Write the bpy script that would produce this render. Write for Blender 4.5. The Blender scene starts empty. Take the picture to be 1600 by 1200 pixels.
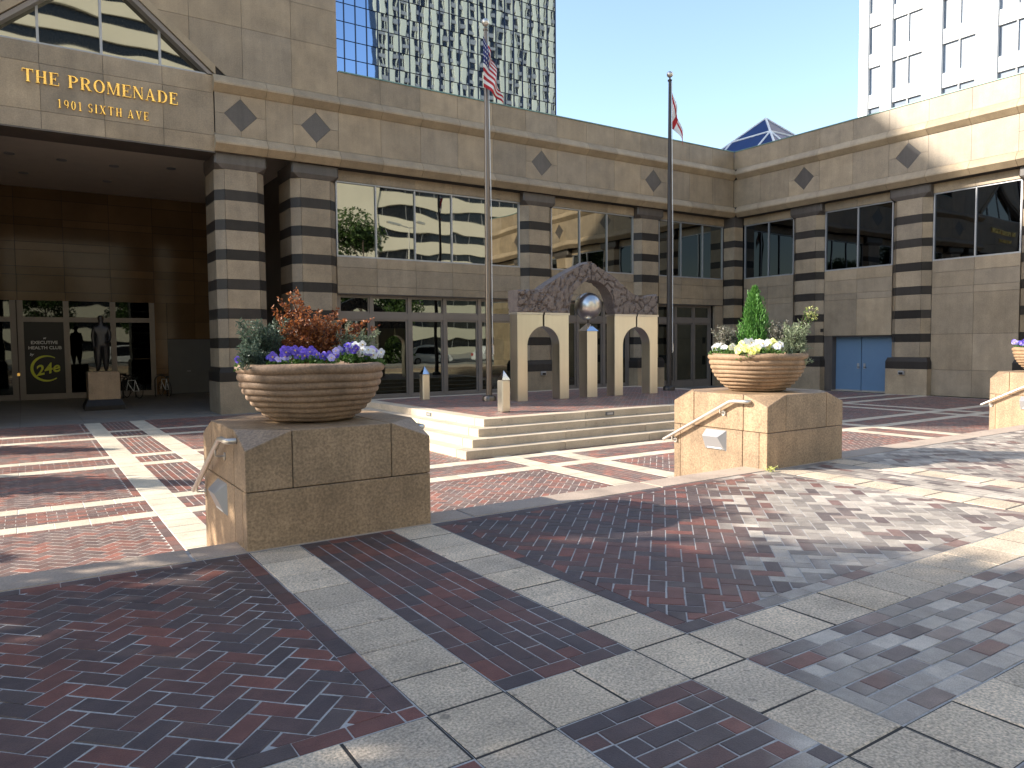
import bpy, bmesh, math, random
from mathutils import Vector, Matrix, Quaternion
R = math.radians
sc = bpy.context.scene
COL = sc.collection

# ------------------------------------------------------------------ camera, sky, sun, exposure
YAW, PITCH, ROLL, FPX, EYE = R(33.5085), R(-3.0698), R(0.4936), 1151.33, 1.6
fw = Vector((math.cos(PITCH)*math.sin(YAW), math.cos(PITCH)*math.cos(YAW), math.sin(PITCH)))
r0 = Vector((math.cos(YAW), -math.sin(YAW), 0)); d0 = fw.cross(r0)
rt = math.cos(ROLL)*r0 + math.sin(ROLL)*d0
dn = -math.sin(ROLL)*r0 + math.cos(ROLL)*d0
cd = bpy.data.cameras.new('camera'); cam = bpy.data.objects.new('camera', cd); COL.objects.link(cam)
cam.matrix_world = Matrix(((rt.x, -dn.x, -fw.x, 0), (rt.y, -dn.y, -fw.y, 0), (rt.z, -dn.z, -fw.z, EYE), (0, 0, 0, 1)))
cd.sensor_width = 36; cd.lens = 36*FPX/1600; cd.clip_start = 0.1; cd.clip_end = 3000
sc.camera = cam

SUN_AZ, SUN_EL = R(32), R(27.5)                 # shadows run 32 degrees from +X towards -Y
to_sun = Vector((-math.cos(SUN_AZ)*math.cos(SUN_EL), math.sin(SUN_AZ)*math.cos(SUN_EL), math.sin(SUN_EL)))
w = bpy.data.worlds.new('World'); sc.world = w; w.use_nodes = True
nt = w.node_tree; sky = nt.nodes.new('ShaderNodeTexSky'); sky.sky_type = 'NISHITA'; sky.sun_disc = False
sky.sun_elevation = SUN_EL; sky.sun_rotation = math.atan2(to_sun.x, to_sun.y)
sky.air_density = 1.0; sky.dust_density = 0.8; sky.ozone_density = 0.65
nt.links.new(sky.outputs[0], nt.nodes['Background'].inputs[0]); nt.nodes['Background'].inputs[1].default_value = 0.15
sd = bpy.data.lights.new('sun', 'SUN'); sd.energy = 4.6; sd.angle = R(0.53); sd.color = (1.0, 0.93, 0.82)
so = bpy.data.objects.new('sun', sd); COL.objects.link(so); so.location = to_sun*150
so.rotation_euler = to_sun.to_track_quat('Z', 'Y').to_euler()
sc.view_settings.view_transform = 'Standard'; sc.view_settings.look = 'None'
sc.view_settings.exposure = 1.35; sc.view_settings.gamma = 1; sc.view_settings.use_curve_mapping = False
sc.render.engine = 'CYCLES'
sc.cycles.max_bounces = 8; sc.cycles.glossy_bounces = 5

# ------------------------------------------------------------------ materials
def nodes(name):
    m = bpy.data.materials.new(name); m.use_nodes = True
    t = m.node_tree; b = t.nodes['Principled BSDF']
    return m, t, b, t.nodes.new, t.links.new
def math_n(t, op, a, b=None, c=None):
    n = t.nodes.new('ShaderNodeMath'); n.operation = op
    for i, v in enumerate((a, b, c)):
        if v is None: continue
        if isinstance(v, (int, float)): n.inputs[i].default_value = v
        else: t.links.new(v, n.inputs[i])
    return n.outputs[0]
def noise(t, scale, detail=4, stretch=None, w=None, rough=0.6):
    g = t.nodes.new('ShaderNodeNewGeometry'); v = g.outputs['Position']
    if stretch:
        mp = t.nodes.new('ShaderNodeMapping'); mp.inputs['Scale'].default_value = stretch
        t.links.new(v, mp.inputs[0]); v = mp.outputs[0]
    n = t.nodes.new('ShaderNodeTexNoise'); n.inputs['Scale'].default_value = scale; n.inputs['Detail'].default_value = detail
    n.inputs['Roughness'].default_value = rough
    if w is not None:
        n.noise_dimensions = '4D'; t.links.new(w, n.inputs['W'])
    t.links.new(v, n.inputs['Vector']); return n.outputs[0]
def rand(t, island=False):
    if island: return t.nodes.new('ShaderNodeNewGeometry').outputs['Random Per Island']
    return t.nodes.new('ShaderNodeObjectInfo').outputs['Random']
def M(name, col, rough=0.6, metal=0.0, var=0.1, mott=0.25, ms=1.5, speck=0.15, ss=60, streak=0.0, bump=0.1, bs=40, tint=None, spec=0.5, island=False, rvar=0.0, stain=0.0):
    """mottled procedural surface: object variation, large mottling, fine speckle, vertical streaks, bump"""
    m, t, b, N, L = nodes(name)
    f = 1.0
    f = math_n(t, 'MULTIPLY_ADD', rand(t, island), 2*var, 1-var)
    a = math_n(t, 'MULTIPLY_ADD', noise(t, ms, 6), 4*mott, 1-2*mott)
    f = math_n(t, 'MULTIPLY', f, a)
    if speck:
        s = math_n(t, 'MULTIPLY_ADD', noise(t, ss, 2), 4*speck, 1-2*speck); f = math_n(t, 'MULTIPLY', f, s)
    if streak:
        s = math_n(t, 'MULTIPLY_ADD', noise(t, 3.0, 5, (1.6, 1.6, 0.12)), 4*streak, 1-2*streak); f = math_n(t, 'MULTIPLY', f, s)
    if stain:
        n1 = noise(t, 1.1, 6, None, None, .7); d = math_n(t, 'MINIMUM', math_n(t, 'MAXIMUM', math_n(t, 'MULTIPLY', math_n(t, 'SUBTRACT', n1, .54), 7), 0), 1)
        f = math_n(t, 'MULTIPLY', f, math_n(t, 'SUBTRACT', 1.0, math_n(t, 'MULTIPLY', d, stain)))
        n2 = noise(t, 14, 0); g2 = math_n(t, 'GREATER_THAN', n2, .80); f = math_n(t, 'MULTIPLY', f, math_n(t, 'SUBTRACT', 1.0, math_n(t, 'MULTIPLY', g2, stain*1.3)))
    f = math_n(t, 'MAXIMUM', f, 0.12)
    rgb = N('ShaderNodeRGB'); rgb.outputs[0].default_value = (*col, 1); c = rgb.outputs[0]
    if tint:
        mx = N('ShaderNodeMix'); mx.data_type = 'RGBA'; mx.inputs[7].default_value = (*tint, 1)
        L(c, mx.inputs[6]); h = math_n(t, 'FRACT', math_n(t, 'MULTIPLY', rand(t, island), 7.31))
        h2 = math_n(t, 'ADD', math_n(t, 'MULTIPLY', h, 0.6), math_n(t, 'MULTIPLY', noise(t, ms*0.7, 3), 0.5))
        L(math_n(t, 'SUBTRACT', h2, 0.05), mx.inputs[0]); c = mx.outputs[2]
    vm = N('ShaderNodeVectorMath'); vm.operation = 'SCALE'; L(c, vm.inputs[0]); L(f, vm.inputs['Scale'])
    L(vm.outputs[0], b.inputs['Base Color'])
    b.inputs['Metallic'].default_value = metal; b.inputs['Specular IOR Level'].default_value = spec
    if rvar: L(math_n(t, 'MULTIPLY_ADD', noise(t, ms*2, 4), rvar, rough-rvar/2), b.inputs['Roughness'])
    else: b.inputs['Roughness'].default_value = rough
    if bump:
        bp = N('ShaderNodeBump'); bp.inputs['Strength'].default_value = bump; bp.inputs['Distance'].default_value = 0.02
        L(noise(t, bs, 5), bp.inputs['Height']); L(bp.outputs[0], b.inputs['Normal'])
    return m
def brick_mat(name, island, pale):
    """clay pavers: dark plum, brown and red pieces; towards the street corner glare is painted in as more and more pale grey ones"""
    m, t, b, N, L = nodes(name)
    r = rand(t, island)
    cr = N('ShaderNodeValToRGB'); cr.color_ramp.interpolation = 'CONSTANT'
    el = cr.color_ramp.elements
    cols = [(0, (.068, .046, .045)), (.24, (.086, .050, .045)), (.42, (.105, .050, .042)), (.60, (.135, .052, .040)), (.74, (.084, .058, .053)), (.90, (.165, .058, .042))]
    if pale < 0: cols = [(p, (c[0]*1.35+.055, c[1]*1.35+.036, c[2]*1.3+.028)) for p, c in cols]
    el[0].position = 0; el[0].color = (*cols[0][1], 1); el[1].position = cols[1][0]; el[1].color = (*cols[1][1], 1)
    for p, c in cols[2:]:
        e = el.new(p); e.color = (*c, 1)
    L(r, cr.inputs[0]); c = cr.outputs[0]
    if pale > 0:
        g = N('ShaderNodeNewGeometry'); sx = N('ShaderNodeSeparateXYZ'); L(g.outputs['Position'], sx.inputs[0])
        glare_msk = math_n(t, 'MULTIPLY', math_n(t, 'SUBTRACT', math_n(t, 'SUBTRACT', sx.outputs[0], math_n(t, 'MULTIPLY', sx.outputs[1], 1.05)), 0.25), 0.5)
        glare_msk = math_n(t, 'MINIMUM', math_n(t, 'MAXIMUM', glare_msk, 0), pale)
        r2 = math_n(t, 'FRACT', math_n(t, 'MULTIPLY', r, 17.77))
        on = math_n(t, 'MINIMUM', math_n(t, 'MAXIMUM', math_n(t, 'MULTIPLY', math_n(t, 'SUBTRACT', math_n(t, 'MULTIPLY', glare_msk, 1.45), r2), 4.0), 0), 1)
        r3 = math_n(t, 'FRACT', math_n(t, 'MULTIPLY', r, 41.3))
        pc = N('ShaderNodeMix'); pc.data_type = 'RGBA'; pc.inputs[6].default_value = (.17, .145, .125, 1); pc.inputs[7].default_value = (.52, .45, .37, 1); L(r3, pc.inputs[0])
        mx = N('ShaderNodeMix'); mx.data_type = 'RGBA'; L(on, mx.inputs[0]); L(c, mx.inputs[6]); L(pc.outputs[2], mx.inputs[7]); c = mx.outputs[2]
        # general greying, part of the glare painted into the brick colour
        m2 = N('ShaderNodeMix'); m2.data_type = 'RGBA'; L(math_n(t, 'MULTIPLY', glare_msk, 0.28), m2.inputs[0]); L(c, m2.inputs[6]); m2.inputs[7].default_value = (.27, .23, .21, 1); c = m2.outputs[2]
    f = math_n(t, 'MULTIPLY', math_n(t, 'MULTIPLY', math_n(t, 'MULTIPLY_ADD', noise(t, 1.3, 5), 1.0, 0.5), math_n(t, 'MULTIPLY_ADD', noise(t, 9, 4), 0.9, 0.55)), math_n(t, 'MULTIPLY_ADD', noise(t, 160, 2), 1.1, 0.45))
    vm = N('ShaderNodeVectorMath'); vm.operation = 'SCALE'; L(c, vm.inputs[0]); L(f, vm.inputs['Scale']); L(vm.outputs[0], b.inputs['Base Color'])
    L(math_n(t, 'MULTIPLY_ADD', noise(t, 5, 3), 0.35, 0.36), b.inputs['Roughness'])
    bp = N('ShaderNodeBump'); bp.inputs['Strength'].default_value = 0.35; bp.inputs['Distance'].default_value = 0.006
    L(noise(t, 120, 4), bp.inputs['Height']); L(bp.outputs[0], b.inputs['Normal'])
    return m
def pane_mat(name, col, wob=0.02, scale=0.6, rough=0.015):
    m, t, b, N, L = nodes(name)
    b.inputs['Metallic'].default_value = 1; b.inputs['Roughness'].default_value = rough; b.inputs['Base Color'].default_value = (*col, 1)
    wv = math_n(t, 'MULTIPLY', rand(t), 40.0)
    bp = N('ShaderNodeBump'); bp.inputs['Strength'].default_value = 1; bp.inputs['Distance'].default_value = wob
    L(noise(t, scale, 1, None, wv, 0.4), bp.inputs['Height']); L(bp.outputs[0], b.inputs['Normal'])
    return m
STONE = M('tan_granite', (.335, .246, .150), .5, var=.13, mott=.24, ms=1.5, speck=.18, ss=32, streak=.10, bump=.05, tint=(.255, .203, .146))
STONE_W = M('tan_granite_ledge', (.345, .262, .168), .6, var=.1, mott=.2, ms=1.6, speck=.15, ss=36, streak=.08, bump=.05)
STONE_D = M('dark_granite', (.036, .030, .026), .38, var=.3, mott=.2, speck=.2, ss=70, streak=.12, bump=.02, spec=.2)
STONE_M = M('brown_granite_capital', (.085, .070, .060), .4, var=.15, mott=.2, speck=.2, ss=60, streak=.2, bump=.03)
STONE_P = M('polished_brown_granite', (.17, .10, .048), .13, var=.22, mott=.2, ms=.6, speck=.1, bump=0, spec=.3)
JOINT = M('dark_joint', (.035, .03, .027), .9, var=0, mott=.1, speck=0, bump=0)
PLINTH = M('golden_granite', (.30, .196, .112), .45, var=.10, mott=.30, ms=2.2, speck=.38, ss=48, streak=.2, bump=.12, bs=60, tint=(.245, .170, .105))
STEP = M('step_granite', (.50, .41, .30), .65, stain=.2, var=.1, mott=.16, ms=1.8, speck=.15, ss=70, streak=.05, bump=.08)
KERB = M('pink_kerb_granite', (.40, .31, .24), .6, stain=.25, var=.08, mott=.16, ms=2, speck=.2, ss=90, bump=.08)
PAVER = M('exposed_aggregate', (.60, .470, .330), .6, var=.16, mott=.24, ms=2.6, speck=.55, ss=75, bump=.5, bs=110, stain=.3, tint=(.52, .42, .315))
PAVER_L = M('pale_band_stone', (.56, .48, .36), .7, stain=.16, var=.08, mott=.16, ms=2.5, speck=.2, ss=60, bump=.15)
MORTAR = M('sanded_joint', (.37, .35, .33), .95, var=0, mott=.25, ms=7, speck=.2, bump=.2)
MORTAR_L = M('pale_joint', (.62, .57, .49), .95, var=0, mott=.25, ms=7, speck=.2, bump=.2)
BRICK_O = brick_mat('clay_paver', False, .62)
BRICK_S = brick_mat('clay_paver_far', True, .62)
BRICK_L = brick_mat('clay_paver_court', True, -1)
CONC = M('pale_concrete', (.36, .335, .29), .8, var=0, mott=.15, ms=.7, speck=.15, ss=40, bump=.1)
APRON = M('apron_granite', (.22, .195, .165), .6, var=.08, mott=.15, speck=.15, bump=.05)
ASPH = M('asphalt', (.055, .055, .056), .85, var=0, mott=.2, ms=.6, speck=.3, ss=80, bump=.3)
FRAME = M('bronze_frame', (.20, .172, .152), .4, .3, var=.06, mott=.08, speck=0, bump=0)
ALU = M('grey_window_frame', (.36, .36, .37), .4, .5, var=.05, mott=.06, speck=0, bump=0)
PANE = pane_mat('reflective_glass', (.24, .24, .215), .010, .55)
PANE_W = M('hazy_window_glass', (.17, .21, .265), .18, 0, var=.12, mott=.06, speck=0, bump=0)
FILM = M('dark_window_film', (.014, .013, .012), .35, var=0, mott=.1, speck=0, bump=0, spec=.25)
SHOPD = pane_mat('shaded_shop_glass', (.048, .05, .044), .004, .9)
STEELM = M('polished_steel', (.70, .74, .80), .07, 1, var=.03, mott=.03, speck=0, bump=0)
PANE_D = pane_mat('tinted_glass', (.07, .077, .088), .012, .5)
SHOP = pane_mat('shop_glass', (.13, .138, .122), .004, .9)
MIRROR = pane_mat('mirror_glass', (.27, .36, .50), .0026, .6)
MULL = M('blue_mullion', (.02, .03, .06), .35, .4, var=.1, mott=.1, speck=0, bump=0)
STEEL = M('brushed_steel', (.68, .63, .53), .30, 1, var=.03, mott=.04, ms=1.2, speck=.0, streak=.05, bump=0, rvar=.10)
STEELB = M('satin_steel_ball', (.60, .58, .55), .30, 1, var=0, mott=.06, ms=3, speck=.0, bump=0)
POLE = M('bronze_pole', (.17, .14, .118), .32, .8, var=.05, mott=.08, speck=0, bump=0)
POLED = M('dark_bronze_pole', (.045, .04, .04), .4, .6, var=.05, mott=.08, speck=0, bump=0)
GALV = M('satin_rail', (.62, .58, .52), .36, .85, var=.05, mott=.08, speck=.05, bump=.02)
BRONZE = M('rough_bronze', (.175, .142, .125), .6, .2, var=.05, mott=.3, ms=7, speck=.22, ss=30, bump=.4, bs=24)
STATUE = M('statue_bronze', (.030, .026, .024), .4, .5, var=0, mott=.3, ms=6, speck=.1, bump=.2)
BOWL = M('weathered_clay', (.30, .19, .105), .75, var=.06, mott=.32, ms=5, speck=.25, ss=50, streak=.22, bump=.25, bs=30, tint=(.22, .145, .095))
SOIL = M('mulch', (.045, .028, .018), .95, var=0, mott=.4, ms=30, speck=.3, bump=.8, bs=60)
BLUE = M('blue_painted_steel', (.115, .195, .30), .45, var=.03, mott=.06, speck=0, bump=.02)
GREYD = M('grey_painted_steel', (.12, .12, .12), .5, var=.03, mott=.06, speck=0, bump=.02)
CEIL = M('loggia_plaster', (.72, .62, .51), .8, var=0, mott=.06, speck=0, bump=0)
GOLD = M('polished_brass', (.95, .62, .18), .16, 1, var=.1, mott=.12, ms=5, speck=0, bump=0)
WHITEP = M('white_tower_concrete', (.80, .79, .77), .7, var=.03, mott=.04, speck=.03, bump=.02)
SPANW = M('pale_grey_spandrel', (.62, .61, .59), .7, var=.04, mott=.04, speck=0, bump=0)
CREAM = M('cream_concrete', (.62, .58, .46), .8, var=.04, mott=.06, ms=.2, speck=.03, bump=.02)
CREAM2 = M('cream_tower_stone', (.56, .49, .32), .8, var=.05, mott=.06, ms=.1, speck=0, bump=0)
SPAND = M('taupe_spandrel', (.26, .23, .19), .7, var=.05, mott=.06, speck=0, bump=0)
GLASSDK = M('dark_glass', (.012, .014, .018), .06, 0, var=.2, mott=.1, speck=0, bump=0)
COPING = M('green_copper_coping', (.16, .26, .23), .5, .2, var=.05, mott=.15, speck=0, bump=0)
BLACK = M('black_rubber', (.012, .012, .012), .6, var=0, mott=.1, speck=0, bump=0)
WHITEC = M('white_car_paint', (.75, .76, .77), .2, var=0, mott=.02, speck=0, bump=0)
REDL = M('red_lens', (.4, .02, .02), .2, var=0, mott=.05, speck=0, bump=0)
SIGNW = M('grey_vinyl_lettering', (.72, .73, .72), .6, var=0, mott=.03, speck=0, bump=0)
SIGNY = M('lime_vinyl_logo', (.70, .72, .06), .6, var=0, mott=.05, speck=0, bump=0)
BARK = M('bark', (.085, .065, .05), .9, var=.1, mott=.3, ms=8, speck=.2, bump=.8, bs=25)
def leaf_mat(name, c1, c2, trans=.25, rough=.5):
    m, t, b, N, L = nodes(name)
    mx = N('ShaderNodeMix'); mx.data_type = 'RGBA'; mx.inputs[6].default_value = (*c1, 1); mx.inputs[7].default_value = (*c2, 1)
    L(rand(t, True), mx.inputs[0]); L(mx.outputs[2], b.inputs['Base Color']); b.inputs['Roughness'].default_value = rough
    tr = N('ShaderNodeBsdfTranslucent'); L(mx.outputs[2], tr.inputs[0])
    ms = N('ShaderNodeMixShader'); ms.inputs[0].default_value = trans; L(b.outputs[0], ms.inputs[1]); L(tr.outputs[0], ms.inputs[2])
    L(ms.outputs[0], t.nodes['Material Output'].inputs[0]); return m
LEAF = leaf_mat('tree_leaf', (.035, .075, .018), (.085, .14, .03))
LEAFC = leaf_mat('conifer_leaf', (.02, .05, .02), (.05, .09, .03))
L_RUST = leaf_mat('copper_leaf', (.10, .025, .016), (.46, .17, .05), .35)
L_SAGE = leaf_mat('blue_green_leaf', (.035, .065, .045), (.13, .18, .12), .25)
L_GREEN = leaf_mat('fresh_leaf', (.04, .10, .015), (.13, .24, .05), .3)
L_CONE = leaf_mat('dwarf_conifer_leaf', (.05, .16, .025), (.15, .33, .07), .25)
L_SILV = leaf_mat('silvery_leaf', (.14, .18, .10), (.34, .38, .24), .25)
L_LAV = leaf_mat('grey_mauve_leaf', (.12, .13, .085), (.27, .24, .20), .2)
F_PURP = leaf_mat('violet_petal', (.075, .035, .42), (.22, .15, .68), .3)
F_LILAC = leaf_mat('lilac_petal', (.36, .30, .72), (.62, .55, .85), .3)
F_WHITE = leaf_mat('white_petal', (.72, .72, .74), (.85, .85, .82), .3)
F_YEL = leaf_mat('lemon_petal', (.62, .66, .10), (.85, .85, .45), .3)
F_EYE = leaf_mat('flower_eye', (.65, .45, .03), (.7, .5, .03), .1)

# ------------------------------------------------------------------ mesh helpers
ORG = {}
class MB:
    def __init__(s): s.v = []; s.f = []; s.m = []
    def poly(s, pts, mi=0):
        i = len(s.v); s.v += [tuple(p) for p in pts]; s.f.append(tuple(range(i, i+len(pts)))); s.m.append(mi)
    def solid(s, bot, top, mi=0):
        n = len(bot); i = len(s.v); s.v += [tuple(p) for p in bot]+[tuple(p) for p in top]
        s.f.append(tuple(range(i+n-1, i-1, -1))); s.f.append(tuple(range(i+n, i+2*n)))
        for k in range(n): s.f.append((i+k, i+(k+1) % n, i+n+(k+1) % n, i+n+k))
        s.m += [mi]*(n+2)
    def box(s, x0, x1, y0, y1, z0, z1, mi=0):
        s.solid([(x0, y0, z0), (x1, y0, z0), (x1, y1, z0), (x0, y1, z0)], [(x0, y0, z1), (x1, y0, z1), (x1, y1, z1), (x0, y1, z1)], mi); return s
    def prism(s, poly, z0, z1, mi=0):
        s.solid([(x, y, z0) for x, y in poly], [(x, y, z1) for x, y in poly], mi); return s
    def prismy(s, poly, y0, y1, mi=0):                       # polygon in (x, z), pushed along y
        s.solid([(x, y0, z) for x, z in poly], [(x, y1, z) for x, z in poly], mi); return s
    def rings(s, rr, closed=False, caps=True, mi=0):
        n = len(rr[0]); i = len(s.v)
        for r in rr: s.v += [tuple(p) for p in r]
        for a in range(len(rr)-(0 if closed else 1)):
            b = (a+1) % len(rr)
            for k in range(n):
                s.f.append((i+a*n+k, i+a*n+(k+1) % n, i+b*n+(k+1) % n, i+b*n+k)); s.m.append(mi)
        if caps and not closed:
            s.f.append(tuple(range(i+n-1, i-1, -1))); s.f.append(tuple(range(i+(len(rr)-1)*n, i+len(rr)*n))); s.m += [mi]*2
        return s
    def tube(s, path, r, n=10, closed=False, mi=0):
        path = [Vector(p) for p in path]; rr = []; up = Vector((0, 0, 1)); k = len(path)
        rad = r if isinstance(r, (list, tuple)) else [r]*k
        ref = None
        for i, p in enumerate(path):
            a = path[(i-1) % k] if (closed or i > 0) else p; b = path[(i+1) % k] if (closed or i < k-1) else p
            d = (b-a).normalized()
            if ref is None: ref = d.cross(up) if abs(d.z) < .95 else d.cross(Vector((1, 0, 0)))
            x = (ref - d*ref.dot(d)).normalized(); ref = x; y = d.cross(x)
            rr.append([p+x*rad[i]*math.cos(2*math.pi*j/n)+y*rad[i]*math.sin(2*math.pi*j/n) for j in range(n)])
        return s.rings(rr, closed, mi=mi)
    def lathe(s, prof, c, n=32, mi=0):
        return s.rings([[(c[0]+r*math.cos(2*math.pi*j/n), c[1]+r*math.sin(2*math.pi*j/n), c[2]+z) for j in range(n)] for r, z in prof], mi=mi)
    def build(s, name, mat, parent=None, smooth=False, fix=True, origin=None):
        me = bpy.data.meshes.new(name)
        if parent is not None: o0 = ORG[parent]
        elif origin: o0 = Vector(origin)
        else:
            xs = [p[0] for p in s.v]; ys = [p[1] for p in s.v]; zs = [p[2] for p in s.v]
            o0 = Vector(((min(xs)+max(xs))/2, (min(ys)+max(ys))/2, min(zs)))
        me.from_pydata([(p[0]-o0.x, p[1]-o0.y, p[2]-o0.z) for p in s.v], [], s.f)
        mats = mat if isinstance(mat, (list, tuple)) else [mat]
        for mm in mats: me.materials.append(mm)
        if len(mats) > 1: me.polygons.foreach_set('material_index', s.m)
        if fix:
            bm = bmesh.new(); bm.from_mesh(me); bmesh.ops.recalc_face_normals(bm, faces=bm.faces); bm.to_mesh(me); bm.free()
        if smooth:
            me.polygons.foreach_set('use_smooth', [True]*len(me.polygons))
            try: me.set_sharp_from_angle(angle=R(40))
            except Exception: pass
        o = bpy.data.objects.new(name, me); COL.objects.link(o); ORG[o] = o0
        if parent is not None: o.parent = parent
        else: o.location = o0
        return o
def bevel(o, w=.01, seg=2):
    bm = bmesh.new(); bm.from_mesh(o.data)
    es = [e for e in bm.edges if len(e.link_faces) == 2 and e.calc_face_angle(0) > R(30)]
    bmesh.ops.bevel(bm, geom=es, offset=w, segments=seg, affect='EDGES', clamp_overlap=True)
    bm.to_mesh(o.data); bm.free(); return o
def tag(o, label, cat, group=None):
    o['label'] = label; o['category'] = cat
    if group: o['group'] = group
    return o
def struct(o): o['kind'] = 'structure'; return o
def thing(name, loc, label, cat, group=None):
    o = bpy.data.objects.new(name, None); COL.objects.link(o); o.location = loc; o.empty_display_size = .2
    ORG[o] = Vector(loc); return tag(o, label, cat, group)
def inst(src_mesh, name, loc, parent, rot=None, scale=None):
    o = bpy.data.objects.new(name, src_mesh); COL.objects.link(o)
    o.parent = parent; o.location = Vector(loc)-ORG[parent]; ORG[o] = ORG[parent]
    if rot is not None: o.rotation_euler = rot
    if scale is not None: o.scale = scale
    return o
def bx(name, mat, parent, x0, x1, y0, y1, z0, z1, bv=0):
    o = MB().box(x0, x1, y0, y1, z0, z1).build(name, mat, parent)
    if bv: bevel(o, bv, 1)
    return o

# ------------------------------------------------------------------ paving patterns
def clip(poly, x0, x1, y0, y1):
    for ax, lim, sg in ((0, x0, 1), (0, x1, -1), (1, y0, 1), (1, y1, -1)):
        out = []
        for i in range(len(poly)):
            a, b = poly[i], poly[(i+1) % len(poly)]
            da, db = sg*(a[ax]-lim), sg*(b[ax]-lim)
            if da >= 0: out.append(a)
            if (da >= 0) != (db >= 0):
                t = da/(da-db); out.append((a[0]+t*(b[0]-a[0]), a[1]+t*(b[1]-a[1])))
        poly = out
        if len(poly) < 3: return None
    return poly
def area(p): return abs(sum(p[i][0]*p[(i+1) % len(p)][1]-p[(i+1) % len(p)][0]*p[i][1] for i in range(len(p))))/2
BL, BW, JT = 0.23, 0.115, 0.0052        # brick length, width, half joint
def herring(x0, x1, y0, y1, ang=45):
    out = []; c, s = math.cos(R(ang)), math.sin(R(ang)); cx, cy = (x0+x1)/2, (y0+y1)/2
    d = math.hypot(x1-x0, y1-y0)/2+.4; n = int(d/BW)+2
    for i in range(-n, n):
        for j in range(-n, n):
            k = (i-j) % 4
            if k == 0: q = (i*BW, j*BW, (i+2)*BW, (j+1)*BW)
            elif k == 3: q = (i*BW, j*BW, (i+1)*BW, (j+2)*BW)
            else: continue
            u0, v0, u1, v1 = q[0]+JT, q[1]+JT, q[2]-JT, q[3]-JT
            if math.hypot((u0+u1)/2, (v0+v1)/2) > d: continue
            p = [(cx+u*c-v*s, cy+u*s+v*c) for u, v in ((u0, v0), (u1, v0), (u1, v1), (u0, v1))]
            p = clip(p, x0, x1, y0, y1)
            if p and area(p) > .0008: out.append(p)
    return out
def running(x0, x1, y0, y1, along):
    out = []
    if along == 'x': W, H = x1-x0, y1-y0
    else: W, H = y1-y0, x1-x0
    rows = max(1, round(H/BW)); rh = H/rows
    for r in range(rows):
        p = -(r % 2)*BL/2
        while p < W-.01:
            a, b = max(p, 0)+JT*.6, min(p+BL, W)-JT*.6
            if b-a > .03:
                c, d = r*rh+JT, (r+1)*rh-JT
                q = [(a, c), (b, c), (b, d), (a, d)]
                out.append([(x0+u, y0+v) for u, v in q] if along == 'x' else [(x0+v, y0+u) for u, v in q][::-1])
            p += BL
    return out
def bordered(x0, x1, y0, y1, kind):
    """border course of stretchers all round, the field inside"""
    o = running(x0, x1, y0, y0+BW, 'x')+running(x0, x1, y1-BW, y1, 'x')
    o += running(x0, x0+BW, y0+BW, y1-BW, 'y')+running(x1-BW, x1, y0+BW, y1-BW, 'y')
    a = (x0+BW, x1-BW, y0+BW, y1-BW)
    return o+(herring(*a) if kind == 'h' else running(*a, kind))
def pavers(x0, x1, y0, y1, along, n_across=1, size=.4):
    out = []
    W = x1-x0 if along == 'x' else y1-y0
    k = max(1, round(W/size)); st = W/k
    for i in range(k):
        a, b = i*st+.004, (i+1)*st-.004
        out.append((x0+a, x0+b, y0+.002, y1-.002) if along == 'x' else (x0+.002, x1-.002, y0+a, y0+b))
    return out
def merged(parent, polys, ztop, mat, name='brick', drop=.03):
    b = MB(); rnd = random.Random(5)
    for p in polys:
        z = ztop-.0016+rnd.uniform(-.0006, .0006); n = len(p); i = len(b.v)
        if area(p) < 1e-5: continue
        sg = sum(p[k][0]*p[(k+1) % n][1]-p[(k+1) % n][0]*p[k][1] for k in range(n))
        if sg < 0: p = p[::-1]
        b.v += [(x, y, z) for x, y in p]+[(x, y, z-drop) for x, y in p]
        b.f.append(tuple(range(i, i+n))); b.m.append(0)
        for k in range(n): b.f.append((i+k, i+n+k, i+n+(k+1) % n, i+(k+1) % n)); b.m.append(0)
    o = b.build(name, mat, parent, fix=False); o['kind'] = 'stuff'; return o
def piece(p, z, h=.03, ch=.004):
    """one paving piece with an eased top edge"""
    b = MB(); cx = sum(q[0] for q in p)/len(p); cy = sum(q[1] for q in p)/len(p)
    def shr(d):
        r = []
        for x, y in p:
            l = math.hypot(x-cx, y-cy); k = max(0, 1-1.35*d/l); r.append((cx+(x-cx)*k, cy+(y-cy)*k))
        return r
    b.rings([[(x, y, z-h) for x, y in p], [(x, y, z-ch) for x, y in p], [(x, y, z) for x, y in shr(ch)]])
    return b
def in_view(x, y, z, mrg=60):
    v = Vector((x, y, z-EYE)); f = v.dot(fw)
    if f < .3: return False
    px, py = 800+FPX*v.dot(rt)/f, 600+FPX*v.dot(dn)/f
    return -mrg < px < 1600+mrg and -mrg < py < 1200+mrg

LOW = -0.64
# ================================================================== SETTING: ground, road, plazas
g = struct(MB().box(-1500, 1500, -1500, 1500, -1.4, -0.9).build('ground', ASPH, origin=(0, 0, -.9)))
rd = struct(MB().box(-300, 300, -21, -6, -.9, -.14).build('road', ASPH, origin=(0, -13, -.14)))
bk = struct(MB().box(-16, 62, -6, -.6, -.9, -.006).build('pavement', CONC, origin=(0, -3, 0)))
fs = struct(MB().box(-300, 300, -60, -21, -.9, 0).build('far_pavement', CONC, origin=(0, -30, 0)))
sideroad = struct(MB().box(-48, -16, -6, 300, -.9, -.14).build('side_road', ASPH, origin=(-30, 60, -.14)))

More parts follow.
